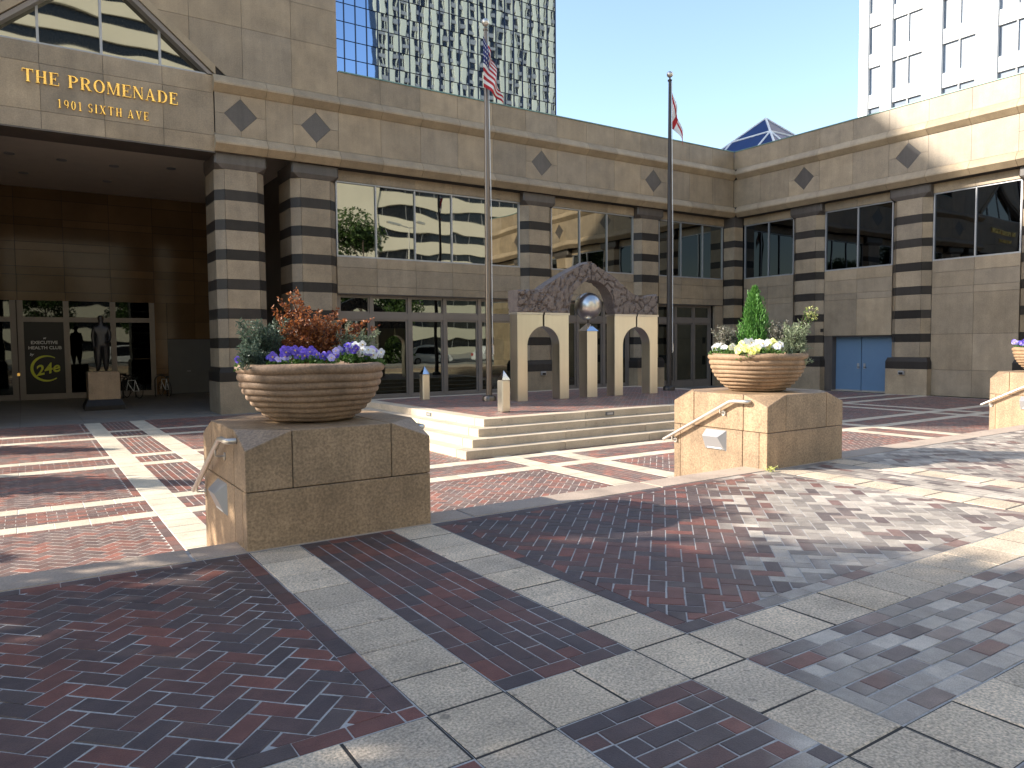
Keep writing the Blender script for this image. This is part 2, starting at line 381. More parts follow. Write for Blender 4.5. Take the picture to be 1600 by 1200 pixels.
PEDX = [1.4, 7.7, 17.15]; PW = 1.6; PY0, PY1 = 5.87, 7.45
up = struct(MB().box(-16, 30.6, -.6, 6.22, -.9, -.004).build('upper_plaza', MORTAR, origin=(5, 3, 0)))
XS = [-16+.0]; UX0, UX1 = -3.5, 26.0
bandsX = []
for px in [-4.9]+PEDX: bandsX += [(px, px+.4), (px+1.2, px+1.6)]
UB = [p for p in bandsX if p[1] > UX0]
crossY = [(2.4, 2.8), (1.2, 1.6)]
slabs, bricks = [], []
for a, b in bandsX:
    if b < UX0: continue
    slabs += pavers(a, b, 2.8, 5.85, 'y'); slabs += pavers(a, b, 1.6, 2.4, 'y'); slabs += pavers(a, b, -.58, 1.2, 'y')
for a, b in crossY:
    xs = UX0
    for c, d in UB:
        if c-xs > .15: slabs += pavers(xs, c, a, b, 'x')
        slabs += pavers(c, d, a, b, 'x'); xs = d
    slabs += pavers(xs, UX1, a, b, 'x')
# fields
spans = []; xs = UX0
for c, d in UB:
    if c-xs > .15: spans.append((xs, c))
    xs = d
spans.append((xs, UX1))
for a, b in spans:
    strip = (b-a) < 1.0
    a2, b2 = a+.002, b-.002
    bricks += bordered(a2, b2, 2.802, 5.85, 'y' if strip else 'h')
    bricks += bordered(a2, b2, 1.602, 2.398, 'x')
    bricks += bordered(a2, b2, -.58, 1.198, 'y' if strip else 'h')
# the plaza left of the built fields: plain slab pieces
for sl in pavers(-16, UX0, 4.2, 5.85, 'x', size=1.6)+pavers(-16, UX0, 2.5, 4.2, 'x', size=1.6)+pavers(-16, UX0, .9, 2.5, 'x', size=1.6)+pavers(-16, UX0, -.58, .9, 'x', size=1.6)+pavers(UX1, 30.6, 2.5, 5.85, 'x', size=1.5)+pavers(UX1, 30.6, -.58, 2.5, 'x', size=1.5):
    slabs.append(sl)
rnd = random.Random(3)
for a, b in UB: MB().box(a+.003, b-.003, -.58, 5.85, -.02, -.0032).build('joint_bed', JOINT, up)
for a, b in crossY:
    xs = UX0
    for c, d in UB+[(UX1, UX1)]:
        if c-xs > .02: MB().box(xs, c, a+.003, b-.003, -.02, -.0032).build('joint_bed', JOINT, up)
        xs = d
slabs = [s for s in slabs if s[1]-s[0] > .03 and s[3]-s[2] > .03]
vis = [s for s in slabs if in_view((s[0]+s[1])/2, (s[2]+s[3])/2, 0, 120)]
vis.sort(key=lambda s: ((s[0]+s[1])/2)**2+((s[2]+s[3])/2)**2)
near = set(map(tuple, vis[:280]))
far_s = []
for s in slabs:
    pl = [(s[0], s[2]), (s[1], s[2]), (s[1], s[3]), (s[0], s[3])]
    if tuple(s) in near:
        pl = [(x+rnd.uniform(-.0025, .0025), y+rnd.uniform(-.0025, .0025)) for x, y in pl]
        o = piece(pl, rnd.uniform(-.003, .003), .04, .007).build('paver_slab', PAVER, up)
    else: far_s.append(pl)
merged(up, far_s, 0, PAVER, 'paver_slab')
bricks = [p for p in bricks if area(p) > .0006]
cen = lambda p: (sum(q[0] for q in p)/len(p), sum(q[1] for q in p)/len(p))
bv = [p for p in bricks if area(p) > .004 and in_view(*cen(p), 0, 10)]
bv.sort(key=lambda p: cen(p)[0]**2+cen(p)[1]**2)
nearb = set(id(p) for p in bv[:300])
for p in bv[:300]:
    p = [(x+rnd.uniform(-.0022, .0022), y+rnd.uniform(-.0022, .0022)) for x, y in p]
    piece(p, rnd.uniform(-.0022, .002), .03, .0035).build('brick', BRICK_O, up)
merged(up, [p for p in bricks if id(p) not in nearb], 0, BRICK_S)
# kerb stones along the top of the steps
kx = -16.0
while kx < 30.5:
    kw = min(2.43, 30.58-kx)
    bevel(MB().box(kx+.003, kx+kw-.003, 5.853, 6.235, -.16, .004).build('kerb_stone', KERB, up), .012, 2); kx += 2.43
# steps down to the court
st = struct(MB().box(-16, 30.6, 6.22, 7.27, -.9, -.66).build('stairs', JOINT, origin=(5, 6.8, -.9)))
for k in range(3):
    kx = -16.0
    while kx < 30.5:
        kw = min(2.43, 30.58-kx)
        bevel(MB().box(kx+.003, kx+kw-.003, 6.22+.35*k, 6.585+.35*k, -.16*(k+2), -.16*(k+1)).build('tread', STEP, st), .01, 2); kx += 2.43

# lower court
lo = struct(MB().box(-16, 30.7, 7.2, 25.2, -.9, LOW-.003).build('lower_plaza', MORTAR_L, origin=(7, 16, LOW)))
lo_sl, lo_br = [], []
LX0, LX1 = -3.5, 30.6
LB = [(a+.02, b+.03) for a, b in bandsX if b > LX0 and a < 30]+[(23.45, 23.87), (24.65, 25.07)]
LC = [(10.70, 11.05), (11.91, 12.27), (15.55, 15.95), (16.88, 17.27), (20.6, 20.98), (22.13, 22.5)]
PLX0, PLX1, PLY0, PLY1 = 7.13, 19.35, 12.41, 21.75       # foot of the stepped platform
ysp = []; y = 7.27
for a, b in LC: ysp.append((y, a)); y = b
ysp.append((y, 25.2))
xsp = []; x = LX0
for a, b in LB: xsp.append((x, a)); x = b
xsp.append((x, LX1))
def hid(x0, x1, y0, y1): return x0 >= PLX0+.3 and x1 <= PLX1-.3 and y0 >= PLY0+.3 and y1 <= PLY1-.3
for a, b in LB:
    for c, d in ysp: lo_sl += [s for s in pavers(a, b, c, d, 'y') if not hid(*s)]
for a, b in LC:
    for c, d in xsp: lo_sl += [s for s in pavers(c, d, a, b, 'x') if not hid(*s)]
    for c, d in LB: lo_sl += [s for s in pavers(c, d, a, b, 'x') if not hid(*s)]
for (a, b) in xsp:
    for (c, d) in ysp:
        if hid(a, b, c, d): continue
        if b-a < 1.0: k = 'y'
        elif d-c < 1.6: k = 'x'
        else: k = 'h'
        ps = bordered(a+.002, b-.002, c+.002, d-.002, k)
        lo_br += [p for p in ps if not hid(cen(p)[0]-.1, cen(p)[0]+.1, cen(p)[1]-.1, cen(p)[1]+.1)]
vis = [s for s in lo_sl if in_view((s[0]+s[1])/2, (s[2]+s[3])/2, LOW, 20)]
vis.sort(key=lambda s: ((s[0]+s[1])/2)**2+((s[2]+s[3])/2)**2); near = set(map(tuple, vis[:290])); far_s = []
for s in lo_sl:
    pl = [(s[0], s[2]), (s[1], s[2]), (s[1], s[3]), (s[0], s[3])]
    if tuple(s) in near: piece(pl, LOW+rnd.uniform(-.001, .002), .03, .004).build('band_slab', PAVER_L, lo)
    else: far_s.append(pl)
merged(lo, far_s, LOW, PAVER_L, 'band_slab')
merged(lo, [p for p in lo_br if area(p) > .0006], LOW, BRICK_L)
for i, sl in enumerate(pavers(-16, LX0, 7.27, 16, 'x', size=2)+pavers(-16, LX0, 16, 25.2, 'x', size=2)):
    MB().box(sl[0], sl[1], sl[2], sl[3], LOW-.03, LOW).build('paving_slab', PAVER, lo)
# granite apron along the buildings
ap = struct(MB().box(-16, 30.6, 25.2, 38.6, -.9, LOW-.004).build('apron', JOINT, origin=(5, 30, LOW)))
for i in range(26):
    for j, (c, d) in enumerate(((25.2, 27.0), (27.0, 29.5), (29.5, 32.5), (32.5, 35.5), (35.5, 38.5))):
        x0 = -11.5+1.62*i
        if x0 > 9.6 and j > 0: continue
        MB().box(x0+.003, x0+1.617, c+.003, d-.003, LOW-.03, LOW+.002*(j % 2)).build('apron_slab', APRON, ap)

# ================================================================== STEPPED PLATFORM
pf = struct(MB().box(PLX0+1.1, PLX1-.1, PLY0+1.1, PLY1-1.1, -.9, -.003).build('platform', MORTAR, origin=(14.6, 17, LOW)))
for k in range(4):
    ins = .35*k; z0, z1 = LOW+.16*k, LOW+.16*(k+1)
    x0, x1, y0, y1 = PLX0+ins, PLX1-.004*k, PLY0+ins, PLY1-ins
    dp = .40 if k < 3 else .38
    def run(nm, a, b, fn):
        n = max(1, round((b-a)/2.6)); stp = (b-a)/n
        for i in range(n): bevel(fn(a+i*stp+.002, a+(i+1)*stp-.002).build('step_stone', STEP, pf), .008, 2)
    zb = z0-.1 if k else -.85
    run('f', x0, x1, lambda a, b: MB().box(a, b, y0, y0+dp, zb, z1))
    run('b', x0, x1, lambda a, b: MB().box(a, b, y1-dp, y1, zb, z1))
    run('l', y0+dp+.002, y1-dp-.002, lambda a, b: MB().box(x0, x0+dp, a, b, zb, z1))
    run('r', y0+dp+.002, y1-dp-.002, lambda a, b: MB().box(x1-dp, x1, a, b, zb, z1))
PTX0, PTX1, PTY0, PTY1 = PLX0+1.05, PLX1-.012, PLY0+1.05, PLY1-1.05
merged(pf, [p for p in bordered(PTX0+.385, PTX1-.385, PTY0+.385, PTY1-.385, 'h') if area(p) > .0006], 0, BRICK_L)
for (x0, x1, y0, y1) in ((11.6, 11.86, PTY0-.012, PTY0+.05),):
    o = MB().box(x0, x1, y0, y1, -.125, -.035).build('step_light', GREYD, pf); MB().box(x0+.04, x1-.04, y0-.006, y0+.01, -.105, -.055).build('lens', ALU, o)
o = MB().box(PTX0-.012, PTX0+.05, 15.9, 16.16, -.125, -.035).build('step_light', GREYD, pf); MB().box(PTX0-.018, PTX0, 15.94, 16.12, -.105, -.055).build('lens', ALU, o)

# ================================================================== PLANTER PLINTHS, BOWLS
def plinth(x0, label, first):
    x1 = x0+PW; c = .37; zt, zc, zm = .93, .79, .465
    t = thing('planter_plinth', ((x0+x1)/2, (PY0+PY1)/2, -.64), label, 'plinth', 'granite plinths flanking the steps')
    MB().box(x0+.02, x1-.02, PY0+.02, PY1-.02, -.9, zm+.02).build('core', JOINT, t); MB().box(x0+c-.03, x1-c+.03, PY0+.02, PY1-.02, zm+.02, zt-.03).build('core', JOINT, t)
    g = .007
    # lower course: front, back and sides
    def blk(poly, z0, z1, nm='stone_block'): return bevel(MB().prism(poly, z0, z1).build(nm, PLINTH, t), .006, 1)
    th = .12
    blk([(x0, PY0), (x1, PY0), (x1, PY0+th), (x0, PY0+th)], -.02, zm-g)
    blk([(x0, PY1-th), (x1, PY1-th), (x1, PY1), (x0, PY1)], -.66, zm-g)
    for sx in (0, 1):
        a, b = (x0, x0+th) if sx == 0 else (x1-th, x1)
        for y0, y1, zb in ((PY0+th+.002, 6.25-g/2, -.3), (6.25+g/2, PY1-th-.002, -.66)): blk([(a, y0), (b, y0), (b, y1), (a, y1)], zb, zm-g)
    # upper course: four corner blocks with cut corners, middle blocks between, a cap slab
    for sx in (0, 1):
        for sy in (0, 1):
            X = (lambda u: x0+u) if sx == 0 else (lambda u: x1-u)
            Y = (lambda v: PY0+v) if sy == 0 else (lambda v: PY1-v)
            m = MB(); k = c-g/2
            lowp = [(0, 0), (k, 0), (k, k), (0, k)]
            vb = [(X(u), Y(v), zm) for u, v in lowp]
            vt = [(X(0), Y(0), zc), (X(k), Y(0), zt), (X(k), Y(k), zt), (X(0), Y(k), zt)]
            i = 0; m.v = vb+vt
            m.f = [(3, 2, 1, 0), (0, 1, 5, 4), (1, 2, 6, 5), (2, 3, 7, 6), (3, 0, 4, 7), (4, 5, 7), (5, 6, 7)]; m.m = [0]*7
            bevel(m.build('corner_stone', PLINTH, t), .005, 1)
    for y0, y1 in ((PY0, PY0+th+.25), (PY1-th-.25, PY1)): blk([(x0+c+g/2, y0), (x1-c-g/2, y0), (x1-c-g/2, y1), (x0+c+g/2, y1)], zm, zt)
    for a, b in ((x0, x0+c), (x1-c, x1)): blk([(a, PY0+c+g/2), (b, PY0+c+g/2), (b, PY1-c-g/2), (a, PY1-c-g/2)], zm, zt)
    blk([(x0+c+g/2, PY0+c+g/2), (x1-c-g/2, PY0+c+g/2), (x1-c-g/2, PY1-c-g/2), (x0+c+g/2, PY1-c-g/2)], zt-.08, zt-.002, 'cap_stone')
    # handrails and wedge lights on both flanks
    for sx in (-1, 1):
        xf = x0 if sx < 0 else x1; xr = xf+sx*.075
        h = MB().tube([(xr-sx*.07, 6.13, .845), (xr-sx*.02, 6.13, .845), (xr, 6.16, .845), (xr, 6.33, .845), (xr, 6.40, .835), (xr, 6.47, .80), (xr, 7.58, .225)], .024, 12)
        ho = h.build('handrail', GALV, t, True)
        for yy in (6.56, 7.42):
            zz = .80-(yy-6.47)*.518
            MB().tube([(xr, yy, zz-.02), (xr, yy, zz-.075), (xf-sx*.002, yy, zz-.085)], .009, 8).build('bracket', GALV, ho, True)
            MB().tube([(xf-sx*.004, yy, zz-.085), (xf+sx*.008, yy, zz-.085)], .035, 14).build('flange', GALV, ho, True)
        y0, y1, z0, z1 = 6.5, 6.86, .16, .45
        m = MB(); X = lambda d: xf+sx*d
        m.v = [(X(-.01), y0, z0), (X(-.01), y1, z0), (X(-.01), y1, z1), (X(-.01), y0, z1), (X(.02), y0+.03, z0+.02), (X(.02), y1-.01, z0+.02), (X(.09), y1-.01, z1-.10), (X(.09), y0+.09, z1-.10)]
        m.f = [(0, 1, 2, 3), (0, 4, 5, 1), (4, 7, 6, 5), (7, 3, 2, 6), (0, 3, 7, 4), (1, 5, 6, 2)]; m.m = [0]*6
        lo_ = m.build('wedge_light', ALU, t)
        MB().box(min(X(.004), X(.03)), max(X(.004), X(.03)), y0+.07, y1-.05, z0+.03, z0+.13).build('lens', SIGNW, lo_)
    return t
plinth(PEDX[0], 'large golden granite plinth in shade carrying the copper shrub bowl', True)
plinth(PEDX[1], 'sunlit granite plinth carrying the bowl with the green conifer', False)
plinth(PEDX[2], 'granite plinth cut off by the right edge of the picture', False)
def bowl(x, label, seed):
    c = (x+PW/2, (PY0+PY1)/2, .932)
    t = thing('planter_bowl', c, label, 'planter', 'ribbed clay bowls on plinths')
    prof = [(.0, .0), (.34, .0), (.37, .012)]
    ribs = [(.40, .03, .016), (.455, .075, .026), (.505, .122, .028), (.55, .172, .029), (.588, .224, .03), (.618, .278, .031), (.64, .335, .032), (.655, .40, .038)]
    for r, z, h in ribs:
        for a in (-80, -50, -20, 10, 40, 70): prof.append((r+h*.8*math.cos(R(a))-.012, z+h*math.sin(R(a))))
    for a in (-70, -40, -10, 20, 50, 80, 110, 140): prof.append((.640+.052*math.cos(R(a)), .474+.046*math.sin(R(a))))
    prof += [(.585, .45), (.56, .40)]
    m = MB().lathe([(q[0]*.965, q[1]) for q in prof], c, 72); rr = random.Random(seed)
    ph = [rr.uniform(0, 6) for _ in range(4)]
    m.v = [(c[0]+(p[0]-c[0])*(1+.006*math.sin(3*math.atan2(p[1]-c[1], p[0]-c[0])+ph[0])), c[1]+(p[1]-c[1])*(1+.006*math.sin(2*math.atan2(p[1]-c[1], p[0]-c[0])+ph[1])), p[2]+.003*math.sin(5*math.atan2(p[1]-c[1], p[0]-c[0])+ph[2]+p[2]*9)) for p in m.v]
    m.build('bowl', BOWL, t, True)
    MB().lathe([(0, .455), (.3, .455), (.45, .44), (.58, .425), (.58, .40), (0, .40)], c, 40).build('soil', SOIL, t, True)
    return c
B1 = bowl(PEDX[0], 'ribbed clay bowl with copper leaved shrub and violet pansies', 1)
B2 = bowl(PEDX[1], 'ribbed clay bowl with small conifer and lemon pansies', 2)
B3 = bowl(PEDX[2], 'ribbed clay bowl with lilac pansies at the right edge', 3)

# ================================================================== FOLIAGE
def leaf(mb, p, d, size, rr, width=.5, fold=.25):
    d = d.normalized(); s = d.cross(Vector((rr.uniform(-1, 1), rr.uniform(-1, 1), rr.uniform(-1, 1))))
    if s.length < .01: s = d.orthogonal()
    s.normalize(); n = d.cross(s)
    a = p; b = p+d*size*.5+s*size*width*.5+n*size*fold*.4; c = p+d*size; e = p+d*size*.5-s*size*width*.5+n*size*fold*.4
    mb.poly([a, b, c, e])
def rvec(rr): 
    while True:
        v = Vector((rr.uniform(-1, 1), rr.uniform(-1, 1), rr.uniform(-1, 1)))
        if .05 < v.length < 1: return v.normalized()
def tree(name, label, loc, h, cr, cz, n, seed, lsize=.16, group=None, lm=LEAF):
    rr = random.Random(seed); L0 = Vector(loc); t = thing(name, loc, label, 'tree', group)
    tr = MB(); tr.tube([L0+Vector((0, 0, -.1)), L0+Vector((.05, 0, h*.2)), L0+Vector((0, .08, h*.45)), L0+Vector((.1, 0, h*.8))], [.17, .13, .10, .03], 10)
    cl = []
    for k in range(26):
        a = rr.uniform(0, 6.28); u = rr.uniform(-.95, 1); q = math.sqrt(max(0, 1-u*u))*rr.uniform(.45, 1)
        c = L0+Vector((math.cos(a)*q*cr, math.sin(a)*q*cr, cz+u*(h-cz)*.92)); cl.append((c, rr.uniform(.22, .42)*cr))
        z = min(c.z-L0.z-.3, h*.7); z = max(z*.75, h*.22); s = L0+Vector((.03, .03, z)); mid = (s+c)/2+Vector((0, 0, -.1))
        tr.tube([s, mid, c], [.05, .03, .008], 6)
    tr.build('trunk', BARK, t, True)
    m = MB()
    for i in range(n):
        c, r = cl[rr.randrange(len(cl))]; v = rvec(rr)*r*rr.random()**.4; v.z *= .75
        leaf(m, c+v, rvec(rr)+Vector((0, 0, -.2)), lsize*rr.uniform(.7, 1.3), rr, .62)
    m.build('crown', lm, t, fix=False)
    return t
def conifer(name, label, loc, h, r, n, seed, lm, lsize=.1, z0=.0, group=None, cat='tree', lobes=7):
    rr = random.Random(seed); L0 = Vector(loc); t = thing(name, loc, label, cat, group)
    MB().tube([L0+Vector((0, 0, -.05)), L0+Vector((0, 0, h*.9))], [r*.09+.006, .004], 8).build('trunk', BARK, t, True)
    m = MB(); ph = rr.uniform(0, 6)
    tips = [(rr.uniform(0, 6.28), rr.uniform(0, .75)) for _ in range(lobes*4)]
    for i in range(n):
        k = rr.random()**1.25; a = rr.uniform(0, 6.28)
        rad = r*(1-k)**.72*(.72+.2*math.sin(a*3+ph+k*7)+.14*math.sin(a*7+k*19))
        if k < .12: rad *= .55+k*3.7
        q = rad*rr.uniform(.35, 1)
        p = L0+Vector((math.cos(a)*q, math.sin(a)*q, z0+k*(h-z0)))
        leaf(m, p, Vector((math.cos(a)*.45, math.sin(a)*.45, 1))+rvec(rr)*.45, lsize*rr.uniform(.6, 1.3), rr, .28)
    for a, k in tips:
        rad = r*(1-k)**.8*.9
        for j in range(10):
            p = L0+Vector((math.cos(a)*rad, math.sin(a)*rad, z0+k*(h-z0)+j*lsize*.45))
            leaf(m, p+rvec(rr)*lsize*.3, Vector((math.cos(a)*.2, math.sin(a)*.2, 1))+rvec(rr)*.4, lsize, rr, .28)
    m.build('foliage', lm, t, fix=False); return t
def bush(name, label, loc, stems, lm, lsize, per, seed, width=.5, tips=None, tipm=None, stem_r=.004, spread=.05, cat='plant'):
    """stems: list of (dx, dy, dz) tips; leaves crowd along each arching stem"""
    rr = random.Random(seed); L0 = Vector(loc); t = thing(name, loc, label, cat)
    sm = MB(); m = MB(); tm = MB()
    for dx, dy, dz in stems:
        e = Vector((dx, dy, dz)); mid = Vector((dx*.35, dy*.35, dz*.62))
        pts = [L0+(1-u)**2*Vector((0, 0, -.03))+2*u*(1-u)*mid+u*u*e for u in (0, .2, .4, .6, .8, 1)]
        sm.tube(pts, [stem_r*1.4, stem_r*1.2, stem_r, stem_r*.8, stem_r*.6, stem_r*.3], 5)
        for j in range(per):
            u = rr.uniform(.18, 1.0)**.8; p = L0+2*u*(1-u)*mid+u*u*e
            dirv = (e-mid).normalized()
            leaf(m, p+rvec(rr)*spread*(1.15-u)*rr.random(), dirv*.5+rvec(rr), lsize*rr.uniform(.6, 1.25), rr, width)
        if tipm:
            for j in range(8): leaf(tm, pts[-1]+rvec(rr)*.018, rvec(rr), lsize*.5, rr, .9)
    sm.build('stem', BARK, t, True); m.build('foliage', lm, t, fix=False)
    if tipm: tm.build('blossom', tipm, t, fix=False)
    return t
def flower_mesh(name, lm, eye=F_EYE, s=.021):
    m = MB(); rr = random.Random(9)
    for k, a in enumerate((90, 162, 18, 234, 306)):
        ca, sa = math.cos(R(a)), math.sin(R(a)); r = s*(1.0 if k else 1.1)
        c = (ca*r*.75, sa*r*.75)
        ring = [(c[0]+r*.72*math.cos(R(b)), c[1]+r*.72*math.sin(R(b)), .003*math.sin(R(b*2))+.0012*k) for b in range(0, 360, 45)]
        m.poly(ring, 0)
    m.poly([(s*.28*math.cos(R(b)), s*.28*math.sin(R(b)), .009) for b in range(0, 360, 60)], 1)
    me = bpy.data.meshes.new(name); me.from_pydata(m.v, [], m.f); me.materials.append(lm); me.materials.append(eye); me.polygons.foreach_set('material_index', m.m); return me
FL = {k: flower_mesh('flower_'+k, v) for k, v in (('violet', F_PURP), ('lilac', F_LILAC), ('white', F_WHITE), ('lemon', F_YEL))}
def pansy(loc, label, kinds, seed, n=9, r=.085, hgt=.09, sc_=1.0):
    rr = random.Random(seed); t = thing('pansy', loc, label, 'flower', 'pansies planted in the bowls'); L0 = Vector(loc); m = MB()
    for i in range(170):
        v = rvec(rr); v.z = abs(v.z); p = L0+Vector((v.x*r, v.y*r, v.z*hgt*.7))*rr.random()**.5
        leaf(m, p, v+rvec(rr)*.7, .034*rr.uniform(.7, 1.3), rr, .6)
    m.build('foliage', L_GREEN, t, fix=False)
    tc = Vector((-L0.x, -L0.y, .9)).normalized()
    for i in range(n):
        a = rr.uniform(0, 6.28); q = r*math.sqrt(rr.random())*1.05
        p = L0+Vector((math.cos(a)*q, math.sin(a)*q, hgt*rr.uniform(.75, 1.15)))
        d = (tc+rvec(rr)*.55+Vector((0, 0, .25))).normalized()
        e = d.to_track_quat('Z', 'Y').to_euler()
        s = rr.uniform(.8, 1.15)*sc_; inst(FL[rr.choice(kinds)], 'flower', p, t, e, (s, s, s))
    return t
def at(B, right, depth, up_=0.):
    """a spot in a bowl: right and depth as seen from the street"""
    f = Vector((B[0], B[1], 0)).normalized(); r = Vector((f.y, -f.x, 0))
    q = Vector(B)+r*right+f*depth; return (q.x, q.y, B[2]+.445+up_)
rr = random.Random(21)
# bowl 1
st_ = []
for i in range(64):
    a = rr.uniform(-1.3, 1.35); L_ = rr.uniform(.22, .58); st_.append((math.sin(a)*L_*.66, rr.uniform(-.2, .16), abs(math.cos(a))*L_+.06))
st_ += [(-.20, -.05, .70), (-.27, .02, .64), (-.12, 0, .73), (-.34, .0, .56), (-.23, 0, .60), (-.08, 0, .62), (.0, .02, .58), (-.3, -.05, .47), (.50, -.05, .44), (.60, -.02, .48), (.44, .0, .42), (.36, .05, .48), (.66, -.06, .42), (.54, 0, .40), (.1, .05, .56), (.2, 0, .51), (.3, 0, .46)]
bush('copper_shrub', 'coppery red leaved shrub rising from the middle of the left bowl', at(B1, .0, .04), st_, L_RUST, .034, 96, 4, .62, spread=.13)
bush('blue_green_shrub', 'blue green feathery shrub on the left side of the left bowl', at(B1, -.38, -.06), [(rr.uniform(-.24, .2), rr.uniform(-.2, .16), rr.uniform(.14, .46)) for _ in range(80)], L_SAGE, .042, 74, 5, .26, spread=.10)
bush('trailing_herb', 'dark trailing green herb hanging over the left rim of the left bowl', at(B1, -.49, -.29, .06), [(rr.uniform(-.13, .12), rr.uniform(-.16, .05), rr.uniform(-.06, .2)) for _ in range(34)], L_SAGE, .034, 60, 15, .3, spread=.08)
bush('silvery_shrub', 'small silvery green shrub on the right side of the left bowl', at(B1, .40, .08), [(rr.uniform(-.2, .19), rr.uniform(-.14, .12), rr.uniform(.14, .37)) for _ in range(60)], L_SILV, .036, 52, 6, .32, spread=.09)
pz = [(-.54, -.18, 'violet pansy alone at the left rim of the left bowl', ['violet'], 5), (-.29, -.42, 'violet pansy left of the middle clump in the left bowl', ['violet', 'lilac'], 7),
      (-.15, -.44, 'largest deep violet pansy clump at the front of the left bowl', ['violet'], 15), (-.01, -.44, 'deep violet pansy clump below the copper shrub', ['violet'], 12),
      (.14, -.36, 'sparse violet pansy beside bare mulch in the left bowl', ['violet', 'lilac'], 4), (.29, -.24, 'lilac and violet pansy below the silvery shrub', ['violet', 'lilac'], 8),
      (.38, -.22, 'white pansy clump mixed with lilac in the left bowl', ['white', 'lilac', 'violet'], 12), (.48, -.21, 'white pansy clump near the right rim of the left bowl', ['white', 'white', 'lilac'], 13),
      (.545, -.14, 'violet pansy at the right rim of the left bowl', ['violet', 'violet', 'white'], 10)]
for i, (a, b, lb, kd, n) in enumerate(pz): pansy(at(B1, a, b, (.03, .03, .055, .05, .03, .08, .10, .07, .05)[i]), lb, kd, 40+i, n, .10, .12 if i in (2, 3, 6) else .10, 1.25)
# bowl 2
conifer('dwarf_conifer', 'bright green pointed dwarf conifer in the middle bowl', at(B2, -.04, .03, -.02), .99, .36, 9500, 8, L_CONE, .05, .0, None, 'shrub')
bush('grey_mauve_herb', 'grey mauve herb left of the green conifer', at(B2, -.40, -.02, .03), [(rr.uniform(-.22, .2), rr.uniform(-.16, .14), rr.uniform(.16, .42)) for _ in range(60)], L_LAV, .036, 44, 9, .38, spread=.08)
bush('mauve_tipped_herb', 'grey mauve herb right of the green conifer', at(B2, .27, .0, .03), [(rr.uniform(-.18, .2), rr.uniform(-.16, .14), rr.uniform(.2, .50)) for _ in range(60)], L_LAV, .036, 44, 10, .38, spread=.08)
bush('dusty_leaved_herb', 'silvery green herb leaning over the right rim of the middle bowl', at(B2, .45, -.18, .05), [(rr.uniform(-.18, .2), rr.uniform(-.2, .14), rr.uniform(-.10, .44)) for _ in range(70)], L_SILV, .052, 52, 11, .26, spread=.10)
bush('yellow_flowering_herb', 'tall stems with yellow blossom leaning right from the middle bowl', at(B2, .48, -.10, .15), [(.13+rr.uniform(-.06, .14), -.16+rr.uniform(-.06, .06), rr.uniform(.38, .54)) for _ in range(20)], L_GREEN, .03, 16, 12, .4, None, F_YEL, .004, .04)
for i, (a, b, lb, kd, n) in enumerate([(-.50, -.24, 'white pansy at the left rim of the middle bowl', ['white'], 6), (-.36, -.34, 'white and lemon pansy beside mulch in the middle bowl', ['white', 'lemon'], 4), (-.13, -.56, 'lemon pansy spilling over the front rim of the middle bowl', ['lemon'], 13),
        (-.07, -.38, 'white pansy clump in front of the green conifer', ['white', 'lemon', 'white'], 13), (.08, -.40, 'white and lemon pansy clump right of the conifer foot', ['white', 'lemon', 'white'], 14), (.20, -.46, 'lemon pansy clump at the front right rim of the middle bowl', ['lemon', 'white'], 12)]):
    pansy(at(B2, a, b, (.05, .03, .0, .09, .08, .06)[i]), lb, kd, 60+i, n, .13, .13, 1.7)
for i, (a, b) in enumerate([(-.50, -.12), (-.38, -.26), (-.22, -.38)]): pansy(at(B3, a, b, .05), ['lilac pansy at the left rim of the right edge bowl', 'lilac pansy second from the rim in the right edge bowl', 'lilac pansy third from the rim in the right edge bowl'][i], ['lilac', 'violet'], 80+i, 12, .13, .13, 1.7)
bush('weed_tuft', 'small yellow green weed at the foot of the sunlit plinth', (7.66, 5.80, .0), [(rr.uniform(-.09, .09), rr.uniform(-.06, .04), rr.uniform(.02, .06)) for _ in range(12)], F_YEL, .03, 9, 13, .25, spread=.02)

# ================================================================== SCULPTURE, BOLLARDS, FLAGS
SY0, SY1 = 17.1, 17.48
t = thing('arch_sculpture', (14.2, 17.29, 0), 'steel twin arch sculpture with rough bronze gable on the platform', 'sculpture')
def arch_half(xo, xi, side, parent):
    """outer x, centre x; half a square arch with round opening"""
    s = 1 if xi > xo else -1; cx = xi; leg = .335; rad = abs(xi-xo)-leg; zs = 2.11-rad; gap = .03
    pts = [(xo, 0), (xo, 2.44), (cx-s*gap, 2.44), (cx-s*gap, 2.11)]
    for k in range(1, 13):
        a = R(90*k/12); pts.append((cx-s*max(gap, rad*math.sin(a)), zs+rad*math.cos(a)))
    pts.append((xo+s*leg, 0))
    o = bevel(MB().prismy(pts, SY0, SY1).build('arch_half', STEEL, parent), .004, 1)
    MB().box(min(xo-s*.02, cx-s*gap), max(xo-s*.02, cx-s*gap), SY0-.03, SY1+.03, 2.442, 2.50).build('capping', GALV, parent)
for a, b in ((11.52, 13.33), (15.11, 16.92)):
    arch_half(a, (a+b)/2, 0, t); arch_half(b, (a+b)/2, 0, t)
